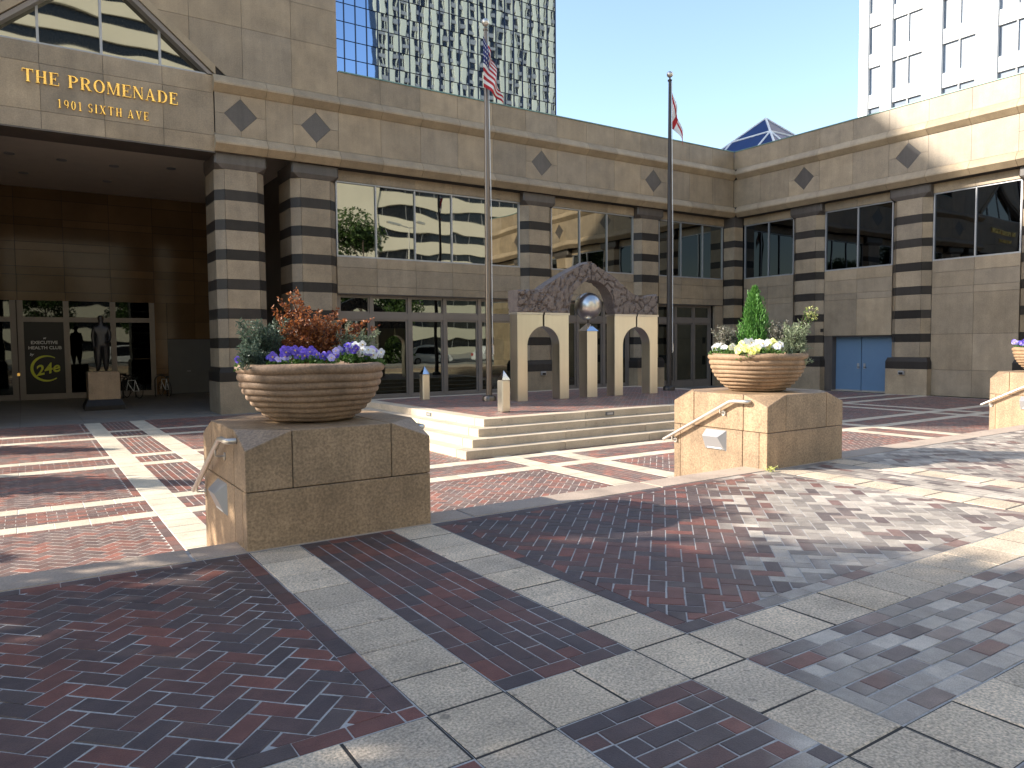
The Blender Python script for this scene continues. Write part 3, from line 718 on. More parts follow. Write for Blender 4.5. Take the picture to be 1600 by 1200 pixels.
# rough bronze gable: a grid between lower and upper outline, pushed about by noise
from mathutils import noise as mnoise
def lerp(tab, x):
    for (a, b), (c, d) in zip(tab, tab[1:]):
        if a <= x <= c: return b+(d-b)*(x-a)/(c-a)
    return tab[0][1] if x < tab[0][0] else tab[-1][1]
top = [(11.5, 3.12), (12.32, 3.16), (12.6, 3.33), (12.94, 3.52), (13.35, 3.73), (13.73, 3.90), (14.08, 4.04), (14.22, 4.03), (14.3, 3.96), (14.5, 3.86), (14.9, 3.70), (15.29, 3.49), (15.6, 3.26), (15.84, 3.12), (16.3, 3.08), (16.6, 3.10), (16.87, 3.16)]
def botz(x):
    if 13.33 < x < 15.09: return 2.505+math.sqrt(max(0, 1-((x-14.21)/.88)**2))*.985
    return 2.505
def gable(xa, xb):
    m = MB(); n = int((xb-xa)/.035); rows = 16; g_ = {}
    for side in (0, 1):
        for i in range(n+1):
            x = xa+(xb-xa)*i/n; z0, z1 = botz(x), lerp(top, x)
            for j in range(rows+1):
                z = z0+(z1-z0)*j/rows
                v = mnoise.voronoi(Vector((x*3.9, z*3.9, 7*side)))[0]; e = min(.09, v[1]-v[0])*1.1
                blk = .0
                if x < 12.35 and z < 3.1:
                    u, vv = (x-11.55) % .27, (z-2.52) % .27; blk = -.03 if (.08 < u < .19 and .08 < vv < .2) else .02
                y = (SY0-.0-e*.75+.03-blk) if side == 0 else (SY1+e*.75-.03+blk)
                up_ = (mnoise.noise(Vector((x*14, side*3, 1)))*.018 if j == rows else 0)
                g_[side, i, j] = len(m.v); m.v.append((x, y+mnoise.noise(Vector((x*18, z*18, side)))*.012, z+up_))
    def q(*k): m.f.append(k); m.m.append(0)
    for i in range(n):
        for j in range(rows):
            q(g_[0, i, j], g_[0, i+1, j], g_[0, i+1, j+1], g_[0, i, j+1]); q(g_[1, i, j], g_[1, i, j+1], g_[1, i+1, j+1], g_[1, i+1, j])
        for j in (0, rows): q(g_[0, i, j], g_[1, i, j], g_[1, i+1, j], g_[0, i+1, j])
    for i in (0, n):
        for j in range(rows): q(g_[0, i, j], g_[0, i, j+1], g_[1, i, j+1], g_[1, i, j])
    return m
gable(11.5, 14.13).build('bronze_gable', BRONZE, t); gable(14.17, 16.87).build('bronze_gable', BRONZE, t)
MB().box(14.11, 14.19, SY0+.06, SY1-.06, 3.52, 3.98).build('gable_joint', STATUE, t)
p = thing('ball_pillar', (14.215, 17.29, 0), 'square steel pillar carrying a satin metal ball under the gable', 'sculpture')
bevel(MB().box(14.02, 14.41, 17.095, 17.485, 0, 1.98).build('shaft', STEEL, p), .004, 1)
m = MB(); h = .225; cx, cy = 14.215, 17.29
m.v = [(cx-h, cy-h, 1.982), (cx+h, cy-h, 1.982), (cx+h, cy+h, 1.982), (cx-h, cy+h, 1.982), (cx, cy, 2.25)]; m.f = [(3, 2, 1, 0), (0, 1, 4), (1, 2, 4), (2, 3, 4), (3, 0, 4)]; m.m = [0]*5
m.build('pyramid_cap', STEELM, p)
MB().tube([(cx, cy, 2.2), (cx, cy, 2.36)], .022, 10).build('pin', STATUE, p, True)
MB().lathe([(.4125*math.sin(R(a)), -.4125*math.cos(R(a))) for a in range(0, 181, 6)], (cx, cy, 2.73), 40).build('ball', STEELB, p, True)
def bollard(x, y, label):
    t = thing('bollard', (x, y, 0), label, 'bollard', 'pointed steel bollards'); h = .115
    m = MB().box(x-h, x+h, y-h, y+h, 0, .76); bevel(m.build('post', STEEL, t), .02, 1)
    m = MB(); m.v = [(x-h, y-h, .762), (x+h, y-h, .762), (x+h, y+h, .762), (x-h, y+h, .762), (x, y, .99)]; m.f = [(3, 2, 1, 0), (0, 1, 4), (1, 2, 4), (2, 3, 4), (3, 0, 4)]; m.m = [0]*5
    m.build('pyramid_top', STEELM, t)
bollard(9.47, 14.66, 'pointed steel bollard at the near corner of the platform')
bollard(9.75, 19.35, 'pointed steel bollard at the far left of the platform by the shop windows')
def flagpole(x, y, h, mat, label):
    t = thing('flagpole', (x, y, 0), label, 'flagpole', 'flagpoles on the platform')
    MB().tube([(x, y, 0), (x, y, h*.35), (x, y, h*.7), (x, y, h)], [.09, .085, .065, .045], 18).build('pole', mat, t, True)
    MB().lathe([(0, 0), (.2, 0), (.2, .10), (.18, .14), (.11, .17), (0, .17)], (x, y, 0), 24).build('base_collar', mat, t, True)
    MB().lathe([(.0, -.04), (.07, -.04), (.075, .0), (.03, .03), (.018, .1), (0, .1)], (x, y, h+.02), 14).build('truck', mat, t, True)
    MB().lathe([(.105*math.sin(R(a)), -.105*math.cos(R(a))) for a in range(0, 181, 10)], (x, y, h+.2), 20).build('finial_ball', GALV, t, True)
    f = Vector((x, y, 0)).normalized(); r = Vector((f.y, -f.x, 0)); q = Vector((x, y, 0))+r*.11
    MB().tube([(q.x, q.y, 1.35), (q.x, q.y, h*.5), (x+r.x*.06, y+r.y*.06, h-.05)], .012, 6).build('halyard', SIGNW, t, True)
    MB().tube([(q.x-.01, q.y, 1.28), (q.x+.03, q.y, 1.34), (q.x+.03, q.y, 1.55), (q.x-.01, q.y, 1.62)], .02, 8).build('cleat', GALV, t, True)
flagpole(11.05, 17.87, 10.35, POLE, 'tall flagpole with national flag left of the arch sculpture')
flagpole(18.22, 17.87, 10.30, POLED, 'dark flagpole with state flag right of the arch sculpture')
def flag_mat(name, us):
    m, t, b, N, L = nodes(name); uv = N('ShaderNodeUVMap'); s = N('ShaderNodeSeparateXYZ'); L(uv.outputs[0], s.inputs[0]); u, v = s.outputs[0], s.outputs[1]
    def mix(f, a, b_):
        x = N('ShaderNodeMix'); x.data_type = 'RGBA'; L(f, x.inputs[0])
        for k, q in ((6, a), (7, b_)):
            if isinstance(q, tuple): x.inputs[k].default_value = (*q, 1)
            else: L(q, x.inputs[k])
        return x.outputs[2]
    red, white, blue = (.50, .025, .035), (.80, .79, .77), (.025, .035, .16)
    if us:
        stp = math_n(t, 'LESS_THAN', math_n(t, 'FRACT', math_n(t, 'MULTIPLY', v, 6.5)), .5)
        c = mix(stp, white, red)
        du = math_n(t, 'SUBTRACT', math_n(t, 'FRACT', math_n(t, 'ADD', math_n(t, 'MULTIPLY', u, 10), math_n(t, 'MULTIPLY', math_n(t, 'FLOOR', math_n(t, 'MULTIPLY', v, 9.3)), .5))), .5); dv = math_n(t, 'SUBTRACT', math_n(t, 'FRACT', math_n(t, 'MULTIPLY', v, 9.3)), .5)
        st = math_n(t, 'LESS_THAN', math_n(t, 'ADD', math_n(t, 'MULTIPLY', du, du), math_n(t, 'MULTIPLY', dv, dv)), .045)
        can = mix(st, blue, white); inc = math_n(t, 'MULTIPLY', math_n(t, 'LESS_THAN', u, .4), math_n(t, 'LESS_THAN', v, .5385)); c = mix(inc, c, can)
    else:
        d1 = math_n(t, 'ABSOLUTE', math_n(t, 'SUBTRACT', u, v)); d2 = math_n(t, 'ABSOLUTE', math_n(t, 'SUBTRACT', math_n(t, 'ADD', u, v), 1))
        c = mix(math_n(t, 'LESS_THAN', math_n(t, 'MINIMUM', d1, d2), .13), white, red)
    L(c, b.inputs['Base Color']); b.inputs['Roughness'].default_value = .8
    tr = N('ShaderNodeBsdfTranslucent'); L(c, tr.inputs[0]); ms = N('ShaderNodeMixShader'); ms.inputs[0].default_value = .35
    L(b.outputs[0], ms.inputs[1]); L(tr.outputs[0], ms.inputs[2]); L(ms.outputs[0], t.nodes['Material Output'].inputs[0]); return m
def flag(name, label, x, y, ztop, mat, hoist, run, drop, folds, seed, x_off=.06, front=0.0):
    f = Vector((x, y, 0)).normalized(); r = Vector((f.y, -f.x, 0)); nu, nv = 46, 26; vs = []; uvs = []; fs_ = []
    for i in range(nu+1):
        for j in range(nv+1):
            u, v = i/nu, j/nv
            hx = run*u*(.50+.50*v)*(1-.16*u)
            amp = .03+.09*u if not front else .02+.085*u
            ph = folds*6.28*(u*.55+v*.5)+seed
            off = r*(x_off+hx+.045*u*math.sin(ph*1.3+1.1))-f*front+f*(amp*math.sin(ph)+.04*u*math.sin(ph*2.1))
            vs.append(Vector((x, y, ztop-v*hoist-drop*u**1.15*(1-.28*v)-.03*math.sin(ph+2)*u))+off); uvs.append((u, v))
    for i in range(nu):
        for j in range(nv): a = i*(nv+1)+j; fs_.append((a, a+nv+1, a+nv+2, a+1))
    me = bpy.data.meshes.new(name); o0 = Vector((x, y, ztop-hoist-drop)); me.from_pydata([v-o0 for v in vs], [], fs_); me.materials.append(mat)
    uvl = me.uv_layers.new(name='UVMap')
    for lp in me.loops: uvl.data[lp.index].uv = uvs[lp.vertex_index]
    me.polygons.foreach_set('use_smooth', [True]*len(me.polygons))
    o = bpy.data.objects.new(name, me); COL.objects.link(o); o.location = o0; ORG[o] = o0
    md = o.modifiers.new('cloth', 'SOLIDIFY'); md.thickness = .004
    return tag(o, label, 'flag')
flag('flag', 'limp red white and blue striped flag on the left pole', 11.05, 17.87, 10.12, flag_mat('stars_and_stripes', True), 1.38, .66, .72, 2.4, .6, -.07, .17)
flag('flag', 'limp white flag with red diagonal cross on the right pole', 18.22, 17.87, 9.95, flag_mat('red_saltire', False), 1.2, .50, .80, 1.6, 2.0)

# ================================================================== BUILDING WINGS
WY, WX, MD = 25.5, 30.6, 1.62
Z_SOF, Z_SILL, Z_HEAD, Z_L0, Z_L1, Z_U0, Z_U1, Z_TOP = 3.53, 4.85, 7.58, 7.95, 8.5, 9.87, 10.4, 11.27
class Wing:
    def __init__(s, T, root): s.T = T; s.root = root
    def uz(s, name, mat, poly, w0, w1, parent=None, bv=0):        # polygon in the wall plane, from depth w0 to w1
        m = MB(); m.solid([s.T(u, w0, z) for u, z in poly], [s.T(u, w1, z) for u, z in poly]); o = m.build(name, mat, parent or s.root)
        if bv: bevel(o, bv, 1)
        return o
    def rect(s, name, mat, u0, u1, z0, z1, w0, w1, parent=None, bv=0): return s.uz(name, mat, [(u0, z0), (u1, z0), (u1, z1), (u0, z1)], w0, w1, parent, bv)
    def plan(s, name, mat, poly, z0, z1, parent=None, bv=0):      # polygon seen from above (u, w)
        m = MB(); m.solid([s.T(u, w_, z0) for u, w_ in poly], [s.T(u, w_, z1) for u, w_ in poly]); o = m.build(name, mat, parent or s.root)
        if bv: bevel(o, bv, 1)
        return o
    def prof(s, name, mat, prof, u0, u1, parent=None):            # profile in (w, z) run along the wall
        m = MB(); m.solid([s.T(u0, w_, z) for w_, z in prof], [s.T(u1, w_, z) for w_, z in prof]); return m.build(name, mat, parent or s.root)
    def ledge(s, u0, u1, z):
        g = .006; a = [(-.06, z-.02), (.0, z), (.08, z-.035), (.2, z-.2), (.24, z-.27), (.24, z-.33), (.03, z-.54), (-.06, z-.54)]
        s.prof('ledge_stone', STONE_W, a, u0+g, u1-g)
    def panel(s, u0, u1, z0, z1, w1=0, mat=None, th=.05): return s.rect('stone_panel', mat or STONE, u0+.005, u1-.005, z0+.005, z1-.005, w1-th, w1)
    def diamond(s, u0, u1, z0, z1):
        c, zc, d = (u0+u1)/2, (z0+z1)/2+.02, .52; g = .005
        for su in (-1, 1):
            for sz in (-1, 1):
                ue = u0+g if su < 0 else u1-g; ze = z0+g if sz < 0 else z1-g
                p = [(ue, ze), (c+su*g, ze), (c+su*g, zc+sz*(d+g)), (c+su*(d+g), zc+sz*g), (ue, zc+sz*g)]
                s.uz('stone_panel', STONE, p, -.05, 0)
        s.uz('diamond_inlay', STONE_M, [(c-d, zc), (c, zc-d), (c+d, zc), (c, zc+d)], -.05, -.006)
    def column(s, c, full=0.0, face=-.2):
        """banded column with chamfered corners; face is the depth of its front"""
        hw, ch, bk_ = .81, .28, face-.55-full
        def courses(z0, z1, mat, nm, grow=0.0, split=True):
            f = face+grow; h = hw+grow
            if full and nm != 'plinth_stone':
                a = [(c-h, f-ch), (c-h+ch, f), (c+h-ch, f), (c+h, f-ch), (c+h, bk_), (c-h, bk_)]
                pcs = [[(c-h+ch, f), (c+h-ch, f), (c+h-ch, f-.1), (c-h+ch, f-.1)], [(c-h, f-ch), (c-h+ch, f), (c-h+ch, f-.1), (c-h+.1, f-ch)], [(c+h-ch, f), (c+h, f-ch), (c+h-.1, f-ch), (c+h-ch, f-.1)],
                       [(c-h, bk_), (c-h, f-ch), (c-h+.1, f-ch), (c-h+.1, bk_)], [(c+h, f-ch), (c+h, bk_), (c+h-.1, bk_), (c+h-.1, f-ch)]]
            else:
                pcs = [[(c-h+ch, f), (c+h-ch, f), (c+h-ch, bk_), (c-h+ch, bk_)], [(c-h, f-ch), (c-h+ch, f), (c-h+ch, bk_), (c-h, bk_)], [(c+h-ch, f), (c+h, f-ch), (c+h, bk_), (c+h-ch, bk_)]]
            if not split: pcs = [[(c-h, f), (c+h, f), (c+h, bk_), (c-h, bk_)]]
            for pc in pcs:
                cu = sum(q[0] for q in pc)/len(pc); cw = sum(q[1] for q in pc)/len(pc)
                pc = [(cu+(u-cu)*(1-.006/max(.05, abs(u-cu))) if abs(u-cu) > .02 else u, w_) for u, w_ in pc]
                s.plan(nm, mat, pc, z0+.004, z1-.004)
        courses(LOW-.05, .44, STONE, 'plinth_stone', .07, False)
        # dark base with sloped shoulders
        h = hw+.07; f = face+.07
        m = MB(); b0 = [(c-h, f), (c+h, f), (c+h, bk_), (c-h, bk_)]; b1 = [(c-hw-.01, face+.01), (c+hw+.01, face+.01), (c+hw+.01, bk_), (c-hw-.01, bk_)]
        m.rings([[s.T(u, w_, .444) for u, w_ in b0], [s.T(u, w_, .74) for u, w_ in b0], [s.T(u, w_, .91) for u, w_ in b1]]); m.build('base_course', STONE_D, s.root)
        z = .92
        for k in range(6):
            zt = 1.90+.978*k-.34; courses(z, zt, STONE, 'column_stone'); courses(zt, zt+.34, STONE_D, 'dark_band', .004); z = zt+.34
        courses(z, 7.46, STONE, 'column_stone')
        h = hw+.03; f = face+.06; k = .2
        m = MB(); P = lambda hh, ff: [(c-hh, ff-k), (c-hh+k, ff), (c+hh-k, ff), (c+hh, ff-k), (c+hh, bk_), (c-hh, bk_)]
        m.rings([[s.T(u, w_, 7.464) for u, w_ in P(hw-.02, face+.01)], [s.T(u, w_, 7.62) for u, w_ in [(c-h, f-.05), (c-h+.05, f), (c+h-.05, f), (c+h, f-.05), (c+h, bk_), (c-h, bk_)]], [s.T(u, w_, 7.955) for u, w_ in [(c-h, f-.05), (c-h+.05, f), (c+h-.05, f), (c+h, f-.05), (c+h, bk_), (c-h, bk_)]]])
        m.build('capital', STONE_M, s.root)
    def window(s, u0, u1, muls, mat=PANE):
        wf, fr = -.47, .055
        for a, b in ((u0, u0+fr), (u1-fr, u1)): s.rect('window_frame', ALU, a, b, Z_SILL, Z_HEAD, wf-.12, wf)
        s.rect('window_frame', ALU, u0+fr, u1-fr, Z_SILL, Z_SILL+fr, wf-.12, wf); s.rect('window_frame', ALU, u0+fr, u1-fr, Z_HEAD-fr, Z_HEAD, wf-.12, wf)
        ed = [u0+fr]+list(muls)+[u1-fr]
        for q in muls: s.rect('mullion', ALU, q-fr/2, q+fr/2, Z_SILL+fr, Z_HEAD-fr, wf-.12, wf-.004)
        for i in range(len(ed)-1):
            a = ed[i]+(fr/2 if i else 0); b = ed[i+1]-(fr/2 if i < len(ed)-2 else 0)
            s.rect('window_pane', mat, a, b, Z_SILL+fr, Z_HEAD-fr, wf-.09, wf-.06)
    def wallrow(s, us, zs, w1=-.46):
        for a, b in zip(us, us[1:]):
            for c, d in zip(zs, zs[1:]): s.panel(a, b, c, d, w1, th=.12)
    def shop(s, us, w1=-.78, sill=-.36, tr=(2.59, 2.84)):
        f = .13
        for q in us: s.rect('shop_mullion', FRAME, q-f/2, q+f/2, LOW, Z_SOF, w1-.1, w1+.06)
        for a, b in zip(us, us[1:]):
            a, b = a+f/2, b-f/2
            s.rect('shop_transom', FRAME, a, b, tr[0], tr[1], w1-.1, w1+.05); s.rect('shop_head', FRAME, a, b, Z_SOF-.09, Z_SOF, w1-.1, w1+.05)
            s.rect('shop_sill', FRAME, a, b, LOW, sill+.02, w1-.1, w1+.06)
            dr = s.rect('shop_light', SHOP, a+.08, b-.08, sill+.10, tr[0]-.06, w1-.05, w1-.02); s.rect('transom_light', SHOP, a+.05, b-.05, tr[1]+.05, Z_SOF-.14, w1-.05, w1-.02)
            for c, d, e, g in ((a, b, sill+.02, sill+.10), (a, b, tr[0]-.06, tr[0]), (a, a+.08, sill+.10, tr[0]-.06), (b-.08, b, sill+.10, tr[0]-.06)): s.rect('shop_stile', FRAME, c, d, e, g, w1-.08, w1+.01)
            for c, d, e, g in ((a, b, tr[1], tr[1]+.05), (a, b, Z_SOF-.14, Z_SOF-.09), (a, a+.05, tr[1]+.05, Z_SOF-.14), (b-.05, b, tr[1]+.05, Z_SOF-.14)): s.rect('shop_stile', FRAME, c, d, e, g, w1-.08, w1+.01)

# ---- rear wing (left in the picture, running to the corner)
lw = thing('office_wing', (20, 25.5, LOW), 'banded tan granite office wing behind the flagpoles and sculpture', 'building')
A = Wing(lambda u, w_, z: (u, WY-w_, z), lw)
MB().box(9.62, 44, WY+.92, 46, -.9, Z_L0-.01).build('lower_body', JOINT, lw)
MB().box(9.62, 44, WY+.04, 46, Z_L0, 11.0).build('upper_body', JOINT, lw)
MB().box(9.62, 30.7, WY+.6, WY+.93, Z_HEAD+.02, Z_L0-.02).build('lintel_body', JOINT, lw)
XJ = [9.6+1.615*k for k in range(14)]; XJ[-1] = 30.58
for i in range(13):
    a, b = XJ[i], XJ[i+1]
    A.panel(a, b, Z_U1, Z_TOP); A.ledge(a, b, Z_U1); A.ledge(a, b, Z_L1)
    if abs((a+b)/2-18.5) < .5 or abs((a+b)/2-24.95) < .5: A.diamond(a, b, Z_L1, Z_U0)
    else: A.panel(a, b, Z_L1, Z_U0)
A.rect('coping', COPING, 9.65, 30.6, Z_TOP, Z_TOP+.04, -.5, .03)
CA = [18.48, 24.94]
for c in CA: A.column(c)
bays = [(9.62, 17.66, [11.17, 12.78, 14.40, 16.02]), (19.30, 24.12, [20.9, 22.5]), (25.76, 30.36, [27.3, 28.85])]
for u0, u1, ml in bays:
    us = [u0]+ml+[u1]
    A.window(u0, u1, ml); A.wallrow(us, [Z_HEAD, Z_L0], -.42); A.wallrow(us, [Z_SOF, 3.81, 4.48, Z_SILL])
    MB().box(u0, u1, WY+.58, WY+.95, Z_SOF+.02, Z_SILL-.02).build('spandrel_body', JOINT, lw)
    MB().box(u0, u1, WY+.46, WY+.78, Z_SOF-.03, Z_SOF).build('soffit', STONE_M, lw)
A.shop([9.72, 11.02, 12.6, 14.15, 15.78, 17.56]); A.shop([19.4, 20.95, 22.5, 24.02]); A.shop([25.86, 27.2, 28.5, 29.7])
A.rect('shop_back', GLASSDK, 9.6, 30.6, LOW, Z_SOF, -.90, -.86)
A.wallrow([29.77, 30.5], [LOW, .42, 1.87, Z_SOF], -.5)
# corner pilaster in the re-entrant angle
z = LOW
for z0, z1, mt in [(LOW, .44, STONE), (.44, .92, STONE_D)]+[q for k in range(6) for q in ((.92+.978*k, 1.56+.978*k, STONE), (1.56+.978*k, 1.90+.978*k, STONE_D))]+[(6.79, 7.46, STONE), (7.46, Z_L0, STONE_M)]:
    MB().box(30.36, 31.0, 25.25, 25.93, z0+.004, z1-.004).build('pilaster_stone', mt, lw)
# small wall lamps on plinths
o = MB().box(18.45, 18.69, 25.55, 25.64, .27, .44).build('wall_lamp', ALU, lw); MB().box(18.49, 18.65, 25.52, 25.56, .29, .37).build('lens', GLASSDK, o)

# ---- side wing (right in the picture)
rw = thing('office_wing', (30.6, 14, LOW), 'banded tan granite side wing with the blue double door', 'building')
B = Wing(lambda u, w_, z: (WX-w_, u, z), rw)
MB().box(WX+.92, 46, 3.0, 26.4, -.9, Z_L0-.01).build('lower_body', JOINT, rw)
MB().box(WX+.04, 46, 2.8, 25.54, Z_L0, 11.0).build('upper_body', JOINT, rw)
MB().box(WX+.6, WX+.93, 3.0, 25.5, Z_HEAD+.02, Z_L0-.02).build('lintel_body', JOINT, rw)
YJ = [25.5-MD*k for k in range(15)]
CB = [21.45, 16.59, 11.73, 6.87]
for i in range(14):
    b, a = YJ[i], YJ[i+1]
    if i == 0: b = 25.26
    B.panel(a, b if i else 25.5, Z_U1, Z_TOP); B.ledge(a, b, Z_U1); B.ledge(a, b, Z_L1)
    if min(abs((a+b)/2-c) for c in CB) < .5: B.diamond(a, b, Z_L1, Z_U0)
    else: B.panel(a, b if i else 25.5, Z_L1, Z_U0)
B.rect('coping', COPING, 2.8, 25.45, Z_TOP, Z_TOP+.04, -.5, .03)
for c in CB: B.column(c)
for k, (u0, u1) in enumerate(((22.28, 25.2), (17.42, 20.62), (12.56, 15.76), (7.70, 10.90), (3.0, 6.04))):
    md = (u0+u1)/2
    B.window(u0, u1, [md], PANE_D); B.wallrow([u0, md, u1], [Z_HEAD, Z_L0], -.42)
    B.wallrow([u0, md, u1], [1.87, 3.49, 3.77, 4.37, Z_SILL])
    if k == 1:
        B.rect('door_reveal', STONE_M, 20.2, u1, LOW, 1.87, -.9, -.5); B.rect('door_soffit', JOINT, u0, 20.2, 1.80, 1.87, -.9, -.48)
        for a, b in ((u0, 18.94), (18.96, 20.2)):
            d = B.rect('door_leaf', BLUE, a+.005, b-.005, LOW+.02, 1.80, -.85, -.80)
            hy = 18.8 if a == u0 else 19.1
            B.rect('pull_plate', ALU, hy-.05, hy+.05, .38, .62, -.80, -.785, d)
            o0 = B.T(hy, -.76, .45); MB().tube([B.T(hy, -.80, .45), B.T(hy, -.74, .45), B.T(hy-.12, -.74, .45)], .014, 8).build('handle', STATUE, d, True)
            B.rect('kick_strip', ALU, a+.01, b-.01, LOW+.022, LOW+.06, -.80, -.793, d)
        B.rect('threshold', STEP, u0, 20.2, LOW, LOW+.018, -.9, -.45)
    else: B.wallrow([u0, md, u1], [LOW, .42, 1.87])
    MB().box(WX+.58, WX+.95, u0, u1, 1.9, Z_SILL-.02).build('spandrel_body', JOINT, rw)
o = MB().box(WX+.03, WX+.12, 16.62, 16.86, .20, .36).build('wall_lamp', ALU, rw); MB().box(WX+.0, WX+.04, 16.66, 16.82, .22, .30).build('lens', GLASSDK, o)
MB().box(WX+.02, WX+.12, 20.40, 20.5, 2.05, 2.2).build('camera_box', STATUE, rw)

# ---- entrance block with gabled glazing and deep loggia
en = thing('entrance_block', (2.3, 25.5, LOW), 'tall granite entrance block with gabled window and gold lettering', 'building')
E_ = Wing(lambda u, w_, z: (u, WY-w_, z), en)
EX0, EX1, ZT = -5.0, 9.6, 17.0
cx = 2.3; SL = .834
# lintel stones below the gable
ux = [cx+1.62*k for k in (-2, -1, 0, 1, 2)]; ux[0], ux[-1] = cx-3.13, cx+3.13
for a, b in zip(ux, ux[1:]):
    for c, d in ((7.94, 8.45), (8.45, 9.8), (9.8, 10.36)): E_.panel(a, b, c, d, -.04)
MB().box(cx-3.13, cx+3.13, WY+.085, WY+1.3, 7.96, 10.36).build('lintel_body', JOINT, en)
MB().box(cx-3.13, cx+3.13, WY+.045, WY+1.3, 7.90, 7.955).build('lintel_soffit', STONE_M, en)
for sx in (0, 1):
    def X(u): return u if sx else 2*cx-u
    def pn(u0, u1, z0, z1, fn=E_.panel): return fn(min(X(u0), X(u1)), max(X(u0), X(u1)), z0, z1)
    pn(5.45, 7.07, Z_L1, Z_U0, E_.diamond); pn(7.07, 7.98, Z_L1, Z_U0); pn(7.98, 9.6, Z_L1, Z_U0, E_.diamond)
    for a, b in ((5.40, 7.07), (7.07, 7.98), (7.98, 9.6)):
        a2, b2 = min(X(a), X(b)), max(X(a), X(b)); E_.ledge(a2, b2, Z_U1); E_.ledge(a2, b2, Z_L1)
    for c in (6.26, 8.79): E_.column(X(c), 1.1)
    # pier above, courses cut by the raking edge
    zs = [Z_U1, 12.05, 13.3, 14.6, 15.9, ZT]
    for z0, z1 in zip(zs, zs[1:]):
        for u0, u1 in ((7.98, 9.6), (6.36, 7.98), (4.74, 6.36), (3.12, 4.74), (2.3, 3.12)):
            off = 0.0
            poly = [(u0+.005, z0+.005), (u1-.005, z0+.005), (u1-.005, z1-.005), (u0+.005, z1-.005)]
            # keep what lies outside the rake line z = 10.72 + SL*(5.45-u)
            out = []
            fn_ = lambda q: q[1]-(10.72+SL*(5.45-q[0])) if q[0] < 5.45 or q[1] < 10.72 else 1
            fn_ = lambda q: q[1]-(10.72+SL*(5.45-q[0]))
            for i in range(4):
                p_, q_ = poly[i], poly[(i+1) % 4]; da, db = fn_(p_), fn_(q_)
                if da >= 0: out.append(p_)
                if (da >= 0) != (db >= 0): tt = da/(da-db); out.append((p_[0]+tt*(q_[0]-p_[0]), p_[1]+tt*(q_[1]-p_[1])))
            if len(out) >= 3 and area(out) > .01: E_.uz('stone_panel', STONE, [(X(u), z) for u, z in out], -.05, 0)
    # raking stone border and metal edge
    r0_, r1_ = (5.44, 10.40), (2.3, 10.40+SL*3.14)
    E_.uz('raking_border', STONE_W, [(X(r0_[0]+.06), r0_[1]-.02), (X(r0_[0]+.06), r0_[1]+.27), (X(r1_[0]), r1_[1]+.32), (X(r1_[0]), r1_[1]+.06)], -.2, .03)
    E_.uz('raking_frame', FRAME, [(X(r0_[0]), r0_[1]-.02), (X(r1_[0]), r1_[1]+.055), (X(r1_[0]), r1_[1]-.14), (X(r0_[0]-.17), r0_[1]-.02)], -.45, -.02)
    MB().prismy([(X(r0_[0]+.1), 10.4), (X(9.6-.005), 10.4), (X(9.6-.005), ZT-.02), (X(2.3), ZT-.02), (X(2.3), r1_[1]+.07), (X(5.5), 10.44)], WY+.045, 40).build('pier_body', JOINT, en)
MB().box(EX0+.01, EX1-.01, WY+.05, 41, ZT-.02, ZT+.15).build('roof', CONC, en)
# gable glazing
vx = [cx-3.24, cx-1.62, cx, cx+1.62, cx+3.24]
rake = lambda u: 10.36+SL*(3.12-abs(u-cx))-.06
for a, b in zip(vx, vx[1:]):
    a2, b2 = max(a, cx-3.05)+.03, min(b, cx+3.05)-.03
    E_.uz('window_pane', PANE, [(a2, 10.42), (b2, 10.42), (b2, max(10.43, rake(b2))), (a2, max(10.43, rake(a2)))], -.36, -.33)
for q in vx[1:-1]: E_.rect('mullion', ALU, q-.035, q+.035, 10.38, rake(q), -.4, -.28)
E_.rect('gable_sill', ALU, cx-3.1, cx+3.1, 10.362, 10.42, -.4, -.1)
MB().box(cx-3.2, cx+3.2, WY+.8, WY+.9, 10.38, 13.2).build('gable_lining', GLASSDK, en)
# loggia
CZ = 8.6; LY = 38.5
MB().box(EX0, EX1-.02, WY+1.3, LY+.6, CZ, CZ+.3).build('loggia_ceiling', CEIL, en)
MB().box(cx-3.13, cx+3.13, WY+1.3, WY+2.0, 8.25, CZ).build('ceiling_step', CEIL, en)
MB().box(EX1-.6, EX1-.02, WY+1.9, LY, LOW, CZ).build('side_wall', STONE_M, en); MB().box(EX0+.02, EX0+.6, WY+1.9, LY, LOW, CZ).build('side_wall', STONE_M, en)
MB().box(EX0, EX1, LY+.05, LY+.6, LOW, CZ).build('back_wall', JOINT, en)
zr = [3.70, 4.09, 4.82, 5.18, 5.89, 6.24, 6.96, 7.29, 8.11, CZ]
xr = [-4.4, -3.7, -1.92, -.14, 1.65, 3.46, 5.26, 7.04, 9.0]
for a, b in zip(xr, xr[1:]):
    for c, d in zip(zr, zr[1:]): MB().box(a+.008, b-.008, LY-.0, LY+.06, c+.008, d-.008).build('polished_panel', STONE_P, en)
for q in ((1.45, 32.37), (3.17, 32.42), (-.16, 32.25), (.27, 35.48), (5.09, 31.73), (3.2, 35.5)):
    o = MB().lathe([(.06, -.02), (.17, -.025), (.17, .01), (.06, .01)], (q[0], q[1], CZ-.004), 20).build('downlight', ALU, en, True); MB().lathe([(0, -.012), (.11, -.012), (.11, .0), (0, .0)], (q[0], q[1], CZ-.008), 16).build('lens', GLASSDK, o)
G = Wing(lambda u, w_, z: (u, LY-w_, z), en)
fx = [-4.3, -2.2, -.32, -.06, 1.65, 3.49, 5.12]
f = .2
for q in fx: G.rect('shop_mullion', FRAME, q-.11, q+.11, LOW, 3.70, -.04, .06)
